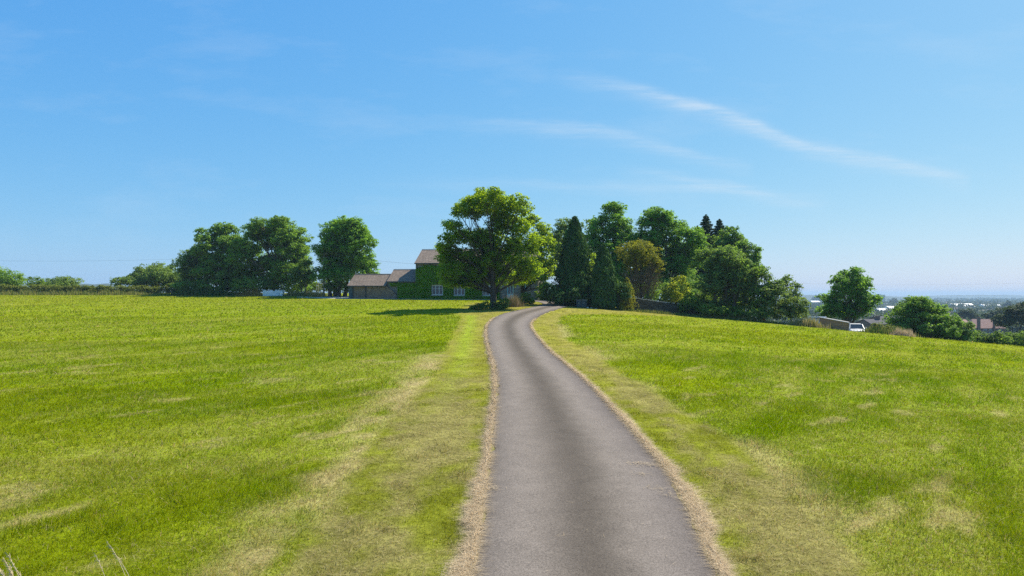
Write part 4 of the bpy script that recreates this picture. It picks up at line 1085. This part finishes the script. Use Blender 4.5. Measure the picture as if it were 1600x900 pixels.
# bushes at the foot of the tallest tree
make_bush('bush','low dark shrub at the left foot of the tallest tree',73,[(748,480,10,5),(738,482,10,4),(758,477,9,7)],'shrub',0.17,0.32,0.5,28,'bush')
make_bush('bush','leafy yellow edged shrub at the right foot of the tallest tree',73.2,[(785,475,10,9),(778,479,10,6),(790,472,6,6)],'hazel',0.17,0.32,0.5,28,'bush')
make_bush('bush','dark shrub below the teal framed window of the farmhouse',82.5,[(822,466,9,10),(828,470,7,6),(815,470,7,6)],'shrub',0.17,0.32,0.5,28,'bush')
grass_clump('grass_clump','tall brown stemmed plant between the two shrubs by the drive','plant',gg(797,809,78.5,79.5,3),0.5,1.5,900,0.4,[(0.20,0.15,0.09),(0.16,0.15,0.06),(0.26,0.2,0.12)],0.025)
# seed heads near the camera
def seed_stems(label, px, py0, pts, n, spread):
    rg = rng_for(label); mb = MB()
    Yb = 8.2
    for i in range(n):
        x0 = PX(px,Yb)+rg.normal(0,spread); y0 = Yb+rg.normal(0,spread); z0=T(x0,y0)
        h = rg.uniform(0.45,0.75); a = rg.uniform(1.8,4.2); l=h*rg.uniform(0.35,0.8)
        tip = np.array([x0+math.cos(a)*l,y0+math.sin(a)*l*0.4,z0+h]); base=np.array([x0,y0,z0-0.02])
        ct = base*0.5+tip*0.5; ct[2]+=h*0.22
        b = bez(base,ct,tip,7)
        mb.tube([tuple(p) for p in b],[0.0028]*6+[0.001],4,cap=False)
        for k in range(26):
            t = rg.uniform(0.68,1.0); i0=min(int(t*6),5); p=b[i0]*(1-(t*6-i0))+b[i0+1]*(t*6-i0)
            q=p+rg.normal(0,0.016,3)+np.array([math.cos(a)*0.02,0,0.012])
            mb.tube([tuple(p),tuple(q)],[0.003,0.0015],3,cap=False)
    o = mb.build('seeding_grass', M['strawsolid']); tag(o,label,'grass',kind='stuff')
M['strawsolid'] = simple('dry_seed_stem',(0.58,0.47,0.30),0.8,spec=0.1)
seed_stems('tall pale seeding grass bending in the lower left corner',28,880,None,16,0.10)
seed_stems('single pale seeding grass stems left of centre at the bottom edge',205,880,None,3,0.22)

# ------------------------------------------------------------------ small things
def picket_trough():
    Y=112.0; x0=PX(427.5,Y); z0=T(x0,Y); r=empty('picket_trough',(x0,Y,z0),0.03)
    tag(r,'low white picket sided trough with a jagged top standing on the field edge','planter')
    rg=rng_for('picket')
    for (a,b,ax) in ((-1.58,1.58,'f'),(-1.58,1.58,'b'),(-0.45,0.45,'l'),(-0.45,0.45,'r')):
        m=MB(); n=int((b-a)/0.15)
        for i in range(n):
            c=a+(i+0.5)*(b-a)/n; h=rg.uniform(0.78,1.12); w=0.058
            if ax in 'fb':
                y=-0.5 if ax=='f' else 0.5
                m.extrude_y([(c-w,0.02),(c+w,0.02),(c+w,h-0.08),(c,h),(c-w,h-0.08)],y-0.012,y+0.012)
            else:
                x=-1.6 if ax=='l' else 1.6
                m.extrude_x([(c-w,0.02),(c+w,0.02),(c+w,h-0.08),(c,h),(c-w,h-0.08)],x-0.012,x+0.012)
        for z in (0.25,0.62):
            if ax=='f': m.box(a,b,-0.486,-0.45,z,z+0.09)
            if ax=='b': m.box(a,b,0.45,0.486,z,z+0.09)
            if ax=='l': m.box(-1.586,-1.55,a+0.06,b-0.06,z,z+0.09)
            if ax=='r': m.box(1.55,1.586,a+0.06,b-0.06,z,z+0.09)
        m.build('picket_panel',M['offwhite'],r)
picket_trough()

def goal():
    Y=116.0; x0=PX(497,Y); z0=T(x0,Y); r=empty('football_goal',(x0,Y,z0))
    tag(r,'white tubular football goal with slanted side bars under the trees','goal')
    m=MB(); H=2.0; W=2.9
    for x in (0,W):
        m.tube([(x,0,0),(x,0,H)],0.05,8); m.tube([(x,0,H),(x-0.35,0.5,H-0.05),(x-0.8 if x==0 else x+0.1,1.2,0)],0.04,8)
    m.tube([(0,0,H),(W,0,H-0.12)],0.05,8); m.tube([(-0.8,1.2,0.03),(W+0.1,1.2,0.03)],0.03,6)
    m.build('frame',M['white'],r)
    n=MB()
    for i in range(13):
        x=W*i/12; n.tube([(x,0.02,H-0.06),(x-0.3,0.6,H-0.5),(x-0.4,1.2,0.05)],0.008,3,cap=False)
    for j in range(8):
        t=j/7; n.tube([(0,0.02+1.15*t,H-0.06-1.85*t),(W,0.02+1.15*t,H-0.06-1.85*t)],0.008,3,cap=False)
    n.build('net',M['offwhite'],r)
goal()

def pole_and_cables():
    Y=110.0; x0=PX(506,Y); z0=T(x0,Y); r=empty('utility_pole',(x0,Y,z0))
    tag(r,'tall weathered wooden pole in front of the many stemmed tree by the garage','pole')
    H=PZ(393,Y)-z0
    m=MB(); m.tube([(0,0,-0.4),(0.03,0,H*0.5),(0,0,H)],[0.15,0.125,0.10],10); m.build('shaft',M['pole'],r,smooth=True)
    a=MB(); a.box(-0.5,0.5,-0.16,-0.09,H-0.45,H-0.35); a.build('crossarm',M['pole'],r)
    for x in (-0.4,0.4):
        i=MB(); i.tube([(x,-0.125,H-0.35),(x,-0.125,H-0.2)],[0.03,0.045],8); i.build('insulator',M['white'],r)
    top=(x0,Y,z0+H-0.1)
    def cable(a,b,sag,rad,label):
        m=MB(); a=np.array(a);b=np.array(b); pts=[]
        for k in range(25):
            t=k/24; p=a*(1-t)+b*t; p[2]-=sag*4*t*(1-t); pts.append(tuple(p))
        o=m.build('overhead_cable',M['cable'],None) if False else None
        m.tube(pts,rad,4,cap=False); o=m.build('overhead_cable',M['cable']); tag(o,label,'cable')
    hp=house_pt(0.1,-0.12)
    cable(top,(hp[0],hp[1],HZ+5.15),0.25,0.010,'thin cable from the wooden pole to the corner of the farmhouse')
    cable((PX(-300,160),160,PZ(392,160)),top,1.9,0.009,'thin cable crossing the sky above the left hedge to the wooden pole')
    cable((PX(1180,150),150,PZ(440,150)),(PX(1720,150),150,PZ(437,150)),0.9,0.010,'upper thin cable across the pale sky at right')
    cable((PX(1180,152),152,PZ(461,152)),(PX(1720,152),152,PZ(459,152)),0.3,0.010,'lower thin cable across the pale sky at right')
pole_and_cables()

def bin_store():
    Y=82.6; x0=PX(908.5,Y); z0=T(x0,Y); r=empty('bin_store',(x0,Y,z0))
    tag(r,'dark slatted bin store with a pale top at the foot of the tall cypress','bin store')
    m=MB(); m.box(-0.62,0.62,0.0,0.75,0,0.88); m.build('body',M['black'],r)
    for a,b in ((-0.6,-0.02),(0.02,0.6)):
        d=MB()
        for i in range(4):
            c=a+(i+0.5)*(b-a)/4; d.box(c-0.062,c+0.062,-0.03,-0.004,0.05,0.84)
        dd=d.build('door',M['binwood'],r)
        h=MB(); h.box((a+b)/2-0.05,(a+b)/2+0.05,-0.055,-0.033,0.5,0.54); h.build('handle',M['alloy'],dd)
    l=MB(); l.box(-0.68,0.68,-0.06,0.8,0.884,0.93); l.build('lid',M['felt'],r)
bin_store()
for k,(px,Y,s,lab) in enumerate(((918,81.6,0.16,'pale stone on the grass edge beside the bin store, largest of three'),(924,81.9,0.12,'pale stone on the grass edge, middle one of three by the bin store'),(931,81.4,0.09,'pale stone on the grass edge, farthest right of three by the bin store'))):
    rg=rng_for(lab); me=bpy.data.meshes.new('stone')
    import bmesh
    bm=bmesh.new(); bmesh.ops.create_icosphere(bm,subdivisions=2,radius=s)
    for v in bm.verts: v.co*= (0.8+0.4*rg.random()); v.co.z*=0.6
    bm.to_mesh(me); bm.free()
    x=PX(px,Y); o=link_mesh('stone',me,M['pebble']); o.location=(x,Y,T(x,Y)+s*0.35); tag(o,lab,'stone','stones by the bin store')

def stone_wall():
    rg=rng_for('wall'); m=MB(); c=MB()
    P=[(PX(964,83.9),83.9),(PX(1000,84.2),84.2),(PX(1050,85.2),85.2),(PX(1092,85.8),85.8)]
    xs=np.linspace(P[0][0],P[-1][0],34); ys=np.interp(xs,[p[0] for p in P],[p[1] for p in P])
    for i in range(len(xs)-1):
        z0=T(xs[i],ys[i]); h=1.62-0.018*i+rg.uniform(-.05,.05)
        m.poly([(xs[i],ys[i]-.22,z0-.5),(xs[i+1],ys[i+1]-.22,z0-.5),(xs[i+1],ys[i+1]+.22,z0-.5),(xs[i],ys[i]+.22,z0-.5),
                (xs[i],ys[i]-.18,z0+h),(xs[i+1],ys[i+1]-.18,z0+h),(xs[i+1],ys[i+1]+.18,z0+h),(xs[i],ys[i]+.18,z0+h)],
               [(0,3,2,1),(4,5,6,7),(0,1,5,4),(2,3,7,6),(1,2,6,5),(3,0,4,7)])
        if rg.random()<0.85:
            e=rg.uniform(0.01,0.05); c.box(xs[i]+e,xs[i+1]-e,ys[i]-.2,ys[i]+.2,z0+h+0.004,z0+h+rg.uniform(.06,.14))
    r=empty('stone_wall',(xs[0],ys[0],0)); tag(r,'dark dry stone wall with pale coping below the golden leaved tree','wall')
    for b,n,mt in ((m,'wall_face','drystone'),(c,'coping','stonetrim')):
        b.v=[(v[0]-xs[0],v[1]-ys[0],v[2]) for v in b.v]; b.build(n,M[mt],r)
stone_wall()

def shed():
    Y=78.6; x0=PX(1304,Y); z0=T(x0,Y); r=empty('shed',(x0,Y,z0),math.radians(-22)); 
    tag(r,'brown boarded shed with a roof sloping down to the right, beside the silver car','shed')
    w=1.48
    zl=PZ(497.0,Y)-z0; zr=PZ(504.5,Y)-z0
    m=MB(); m.extrude_y([(-w,-0.5),(w,-0.5),(w,zr),(-w,zl)],0.0,2.6); m.build('wall',M['shedwood'],r)
    bt=MB()
    for i in range(9):
        z=0.05+i*0.24
        if z<zr-0.1: bt.box(-w+0.01,w-0.01,-0.028,-0.004,z,z+0.2)
    bt.build('board_cladding',M['shedwood'],r)
    f=MB(); f.extrude_y([(-w-.1,zl+0.012),(w+.14,zr-0.03),(w+.14,zr+0.06),(-w-.1,zl+0.10)],-0.12,2.75); f.build('roof',M['felt'],r)
shed()

def field_gate():
    Y=80.5; x0=PX(1262,Y); x1=PX(1290,Y); z0=T((x0+x1)/2,Y); r=empty('field_gate',((x0+x1)/2,Y,z0),math.radians(-15))
    tag(r,'weathered white board gate between the dry grass and the brown shed','gate')
    h=(x1-x0)/2; zt=PZ(494.5,Y)-z0
    for k,(a,b) in enumerate(((0,0.13),(0.28,0.62),(0.78,0.92))):
        m=MB(); m.box(-h,h,-0.02,0.02,zt-b,zt-a); m.build('board',M['offwhite'],r)
    for x in (-h+0.05,h-0.05,0.1):
        p=MB(); p.box(x-0.05,x+0.05,0.024,0.12,-0.4,zt+0.05); p.build('post',M['shedwood'],r)
field_gate()

def car():
    Y=79.2; x0=PX(1337,Y); H=1.55
    for Y in np.arange(77,96,0.25):
        x0=PX(1337,Y); z0=T(x0,Y)
        if z0+H < PZ(505.6,Y): break
    r=empty('parked_car',(x0,Y,z0),math.radians(-19)); tag(r,'silver hatchback car parked nose to the field beside the brown shed','car')
    def loft(st, sides):
        V=[];Fc=[];n=None
        for s in st:
            ring=sides(*s); n=len(ring); V+=ring
        for i in range(len(st)-1):
            for k in range(n): Fc.append((i*n+k,i*n+(k+1)%n,(i+1)*n+(k+1)%n,(i+1)*n+k))
        Fc.append(tuple(range(n-1,-1,-1))); Fc.append(tuple((len(st)-1)*n+k for k in range(n)))
        b=MB(); b.poly(V,Fc); return b
    def ring(y,hb,ht,zb,zt):
        return [(-hb*.85,y,zb),(hb*.85,y,zb),(hb,y,zb+.12),(hb*1.01,y,(zb+zt)/2),(ht,y,zt-.12),(ht*.86,y,zt-.01),(0,y,zt+.02),(-ht*.86,y,zt-.01),(-ht,y,zt-.12),(-hb*1.01,y,(zb+zt)/2),(-hb,y,zb+.12)]
    b=loft([(-2.08,.66,.62,.30,.62),(-2.0,.80,.76,.22,.74),(-1.75,.87,.83,.2,.83),(-1.0,.89,.86,.2,.98),(-.4,.9,.88,.2,1.0),(1.4,.9,.88,.2,1.02),(1.95,.86,.84,.24,1.02),(2.08,.78,.74,.34,.95)],ring)
    b.build('body',M['carpaint'],r,smooth=False,bevel=0.03)
    def g(y,hb,ht,zb,zt): return [(-hb,y,zb),(hb,y,zb),(ht,y,zt),(-ht,y,zt)]
    gl=loft([(-1.08,.78,.77,.94,.97),(-.30,.80,.64,.95,1.46),(1.45,.80,.63,.95,1.47),(1.98,.76,.70,.95,1.04)],g); gl.build('window',M['glass'],r)
    rf=loft([(-.36,.65,.60,1.44,1.50),(.4,.66,.60,1.47,1.55),(1.5,.64,.58,1.46,1.53),(1.62,.62,.56,1.42,1.47)],g); rf.build('roof',M['carpaint'],r)
    for s in (-1,1):
        for pa,pb,pr in (((s*.79,-1.1,.95),(s*.655,-.34,1.47),.035),((s*.81,.35,.98),(s*.66,.38,1.49),.03),((s*.80,1.35,.98),(s*.64,1.42,1.49),.05)):
            p=MB(); p.tube([pa,pb],pr,6); p.build('pillar',M['carpaint'],r)
        h=MB(); h.poly([(s*.46,-2.03,.62),(s*.74,-1.96,.64),(s*.78,-1.90,.78),(s*.50,-1.97,.745),(s*.46,-1.9,.62),(s*.74,-1.8,.64),(s*.78,-1.8,.78),(s*.5,-1.85,.745)],[(0,1,2,3),(4,7,6,5),(0,4,5,1),(1,5,6,2),(2,6,7,3),(3,7,4,0)]); h.build('headlight',M['lamp'],r)
        mi=MB(); mi.box(min(s*.9,s*1.08),max(s*.9,s*1.08),-.78,-.66,1.0,1.14); mi.build('wing_mirror',M['carpaint'],r,bevel=.02)
        for y in (-1.32,1.3):
            w=MB(); w.tube([(s*.70,y,.31),(s*.905,y,.31)],.31,20); wo=w.build('wheel',M['rubber'],r)
            k=MB(); k.tube([(s*.80,y,.31),(s*.925,y,.31)],.19,14); k.build('rim',M['alloy'],wo)
    gr=MB(); gr.box(-.44,.44,-2.095,-2.0,.46,.60); gr.build('grille',M['black'],r)
    np_=MB(); np_.box(-.26,.26,-2.115,-2.098,.36,.45); np_.build('number_plate',M['white'],r)
car()

# ------------------------------------------------------------------ the house in the dip and the town
def villa():
    Y=255.0; s=Y/F; x0=PX(1518,Y); zr=PZ(499,Y); ze=PZ(513,Y)
    x1=PX(1572,Y); z0=T((x0+x1)/2,Y); r=empty('house',((x0+x1)/2,Y,z0))
    tag(r,'house in the dip at right with a pinkish tiled roof and two chimneys','house')
    w=(x1-x0)/2; D=8.0; e=ze-z0; rd=zr-z0
    m=MB(); m.box(-w+.3,w-.3,0.3,D-.3,-3,e); m.build('wall',M['housebrick'],r)
    hip=2.9
    f=MB(); f.poly([(-w,0,e),(w,0,e),(w,D,e),(-w,D,e),(-w+hip,D/2,rd),(w-hip*0.3,D/2,rd)],[(0,1,5,4),(1,2,5),(2,3,4,5),(3,0,4),(3,2,1,0)])
    roof=f.build('roof',M['tile'],r)
    for px,wd in ((1529.5,0.42),(1553.5,0.26)):
        x=PX(px,Y)-(x0+x1)/2; c=MB(); zc=PZ(496.5,Y)-z0
        c.box(x-wd,x+wd,-0.3,0.5,e-1.5,zc); c.box(x-wd-.06,x+wd+.06,-.36,.56,zc,zc+.12); ch=c.build('chimney',M['housebrick'],roof)
    for px in (1526,1540,1549,1563):
        x=PX(px,Y)-(x0+x1)/2; window(r,x-.6,x+.6,e-1.7,e-.5,2,0.27)
villa()
def roof_house(label, px0, px1, pyr, pye, Y, mat, wall='render'):
    x0,x1=PX(px0,Y),PX(px1,Y); xm=(x0+x1)/2; z0=T(xm,Y); r=empty('house',(xm,Y,z0)); tag(r,label,'house')
    e=PZ(pye,Y)-z0; rd=PZ(pyr,Y)-z0; w=(x1-x0)/2
    D=8.5; m=MB(); m.extrude_x([(0,-3),(D,-3),(D,e),(D/2,rd-.05),(0,e)],-w,w); m.build('wall',M[wall],r)
    f=MB(); f.extrude_x([(-.3,e-.1),(D/2,rd),(D+.3,e-.1),(D+.3,e+.1),(D/2,rd+.2),(-.3,e+.1)],-w-.2,w+.2); f.build('roof',M[mat],r)
    c=MB(); c.box(w*.5,w*.5+.9,D/2-.5,D/2+.5,rd-1,rd+1.1); c.build('chimney',M['housebrick'],r)
roof_house('pinkish roofed house hidden behind the small rounded bush at right',1486,1519,500.5,508,262,'tile')
roof_house('grey roofed house right of the single dark tree',1362,1388,500.5,507,190,'darkroof','housebrick')
roof_house('second grey roofed house, nearer the domed hawthorn',1376,1404,495.5,501,240,'darkroof','housebrick')

def hills(name, Y, prof, depth, seed):
    px=np.linspace(prof[0][0],prof[-1][0],260); top=np.interp(px,[p[0] for p in prof],[p[1] for p in prof])
    x=PX(px,Y); zt=PZ(top,Y) + (Y*0.0020)*(fbm(px*0.06,px*0,seed,5)-0.5)*2
    prof_y=[(-1,-0.02),(-.6,.35),(-.3,.75),(-.1,.96),(0,1),(.2,.93),(.6,.5),(1.2,-0.02)]
    V=[];nx=len(x)
    for t,h in prof_y:
        yy=np.full(nx,Y+t*depth); zb=terrain(x,yy)-1.5
        V.append(np.stack([x,yy,np.maximum(zb+(zt-zb)*h,zb-.5)],-1))
    V=np.concatenate(V); ny=len(prof_y)
    i=np.arange(ny-1)[:,None]*nx+np.arange(nx-1)[None,:]
    q=np.stack([i,i+1,i+1+nx,i+nx],-1).reshape(-1,4)
    tag(link_mesh(name,mesh_np(name,V,q.ravel(),np.arange(len(q))*4,smooth=True),M['hill']),kind='structure')
hills('hills',1500,[(-300,447),(60,444.5),(130,444),(172,443.5),(182,449),(300,456),(420,458),(700,464)],300,3)
hills('hills',5200,[(1100,464),(1250,461.5),(1290,461),(1360,462),(1420,463.5),(1480,462.5),(1530,461.5),(1600,462.5),(1800,461)],700,8)
hills('hills',3300,[(1130,474),(1230,463),(1275,461.5),(1300,463.5),(1340,462.5),(1400,463.5),(1440,467),(1500,470.5),(1600,470),(1800,472)],500,12)

def far_town():
    rg=rng_for('town')
    # woodland of the valley and the ridges: one mass of far tree crowns
    n=5200
    px=rg.uniform(1150,1720,n); Y=np.exp(rg.uniform(math.log(330),math.log(3600),n)); x=PX(px,Y)
    d=fbm(x*0.006,Y*0.003,71,3); k=(d>0.42)|(rg.random(n)<0.10); k&=~((np.abs(px-1543)<36)&(Y<420))
    x,Y=x[k],Y[k]
    # ridge top trees
    m=420; px2=rg.uniform(1200,1720,m); Y2=rg.uniform(3050,3400,m); x2=PX(px2,Y2)
    dg=bpy.context.evaluated_depsgraph_get()
    z=terrain(x,Y); hs=rg.uniform(6,13,len(x))
    C=[];O=[];R=[]
    for i in range(len(x)):
        h=hs[i]; kk=rg.integers(4,7)
        for _ in range(kk):
            dd=unit(rg.normal(size=3)); C.append((x[i]+dd[0]*h*.4,Y[i]+dd[1]*h*.4,z[i]+h*.55+dd[2]*h*.38)); O.append(dd); R.append(h*.33)
    V,L,S,t=leaves(rg,np.array(C),np.array(O),np.array(R),9,3.0,elong=1.2)
    tag(link_mesh('distant_woodland',mesh_np('distant_woodland',V,L,S,attrs={'tint':t}),M['far']),'hazy woodland spread over the far valley at right','woodland',kind='stuff')
    # houses of the far town, too small to show their parts
    def small_house(i,px,Y,w,dp,e,rd,roof,wall,rz,label,group):
        x=PX(px,Y); z=T(x,Y); me=None
        r=empty('distant_house',(x,Y,z),rz); tag(r,label,'house',group)
        m=MB(); m.extrude_x([(-dp/2,-2),(dp/2,-2),(dp/2,e),(0,rd-.05),(-dp/2,e)],-w/2,w/2); m.build('wall',M[wall],r)
        f=MB(); f.extrude_x([(-dp/2-.3,e-.1),(0,rd),(dp/2+.3,e-.1),(dp/2+.3,e+.1),(0,rd+.2),(-dp/2-.3,e+.1)],-w/2-.2,w/2+.2); f.build('roof',M[roof],r)
    for i in range(70):
        Yh=math.exp(rg.uniform(math.log(520),math.log(2300))); px=rg.uniform(1255,1625)
        small_house(i,px,Yh,rg.uniform(9,26),rg.uniform(7,9),rg.uniform(4.5,6),rg.uniform(7.5,9),['tile','greyroof','slate','greyroof'][rg.integers(4)],['render','housebrick','render','shedwhite'][rg.integers(4)],rg.uniform(-.5,.5),
                    'tiny hazy gabled house of the far town at right','houses of the far town')
    def warehouse(label,px0,px1,py0,py1,Y):
        x0,x1=PX(px0,Y),PX(px1,Y); xm=(x0+x1)/2; z0=T(xm,Y); r=empty('warehouse',(xm,Y,z0)); tag(r,label,'warehouse')
        w=(x1-x0)/2; zt=PZ(py0,Y)-z0; zb=PZ(py1,Y)-z0
        m=MB(); m.box(-w+.3,w-.3,0.5,48,-3,zb-.02); m.build('wall',M['concrete'],r)
        d=min(26.0,(zt-zb)*3.2)
        f=MB(); f.extrude_x([(-.4,zb),(d,zt),(2*d+.4,zb)],-w,w); f.build('roof',M['shedwhite'],r)
    warehouse('largest long white warehouse in the far valley at right',1495,1528,474.5,479.5,1250)
    warehouse('short white warehouse just right of the largest one',1539,1546,475.5,478.5,1300)
    warehouse('tiny white warehouse, third from the left in the far row',1547.5,1551,476,478,1320)
    warehouse('white warehouse at the right end of the far row',1563,1568.5,476,479,1290)
    warehouse('thin low white building in front of the far row of warehouses',1549,1562,480,481,1180)
    warehouse('cream flat building seen left of the domed hawthorn',1391,1404,478.5,482,900)
    warehouse('long pale roofed building left of the cream flat building',1374,1391,482,485,820)
    warehouse('white building on the far hillside left of the single dark tree',1269,1282,470,472,1500)
    Yt=2600; x0,x1=PX(1366,Yt),PX(1383,Yt); z0=T((x0+x1)/2,Yt); r=empty('tower_block',((x0+x1)/2,Yt,z0)); tag(r,'hazy blue grey slab tower block on the far skyline','tower block')
    zt=PZ(460.5,Yt)-z0; w=(x1-x0)/2
    m=MB(); m.box(-w,w,0,16,-3,zt); m.build('wall',M['concrete'],r)
    m=MB()
    for k in range(8): m.box(-w+1,w-1,-.15,-.02,2+k*3.1,3.5+k*3.1)
    m.build('window',M['glass'],r)
    m=MB(); m.box(-w*.3,w*.3,4,12,zt+.01,zt+2); m.build('roof_plant',M['concrete'],r)
    for lab,px,Y,py,hw in (('hazy dark pointed trees below the far skyline right of the tower block',1397,1500,465.5,5),('hazy dark rounded tree right of the pointed far trees',1409,1450,468.5,5),('hazy bushy tree left of the single dark tree on the far hill',1275,2300,461,7),('hazy tree at right of the far warehouses',1575,1000,469.5,5)):
        make_tree('distant_tree',lab,px,Y,[(px,(py+py+11)/2,hw,6),(px-hw*.6,py+8,hw*.7,4),(px+hw*.5,py+7,hw*.7,5)],'far',2.2,3.0,0.5,16,0.6,limbs=False)
far_town()

SC.view_settings.view_transform = 'Standard'; SC.view_settings.look = 'None'
SC.view_settings.gamma = 1; SC.view_settings.exposure = 0.7; SC.view_settings.use_curve_mapping = False
SC.render.engine = 'CYCLES'
cy = SC.cycles
cy.use_denoising = False
try: cy.denoiser = 'OPENIMAGEDENOISE'
except Exception: pass
cy.max_bounces = 5; cy.diffuse_bounces = 3; cy.glossy_bounces = 2; cy.transmission_bounces = 4; cy.volume_bounces = 0
cy.sample_clamp_indirect = 4
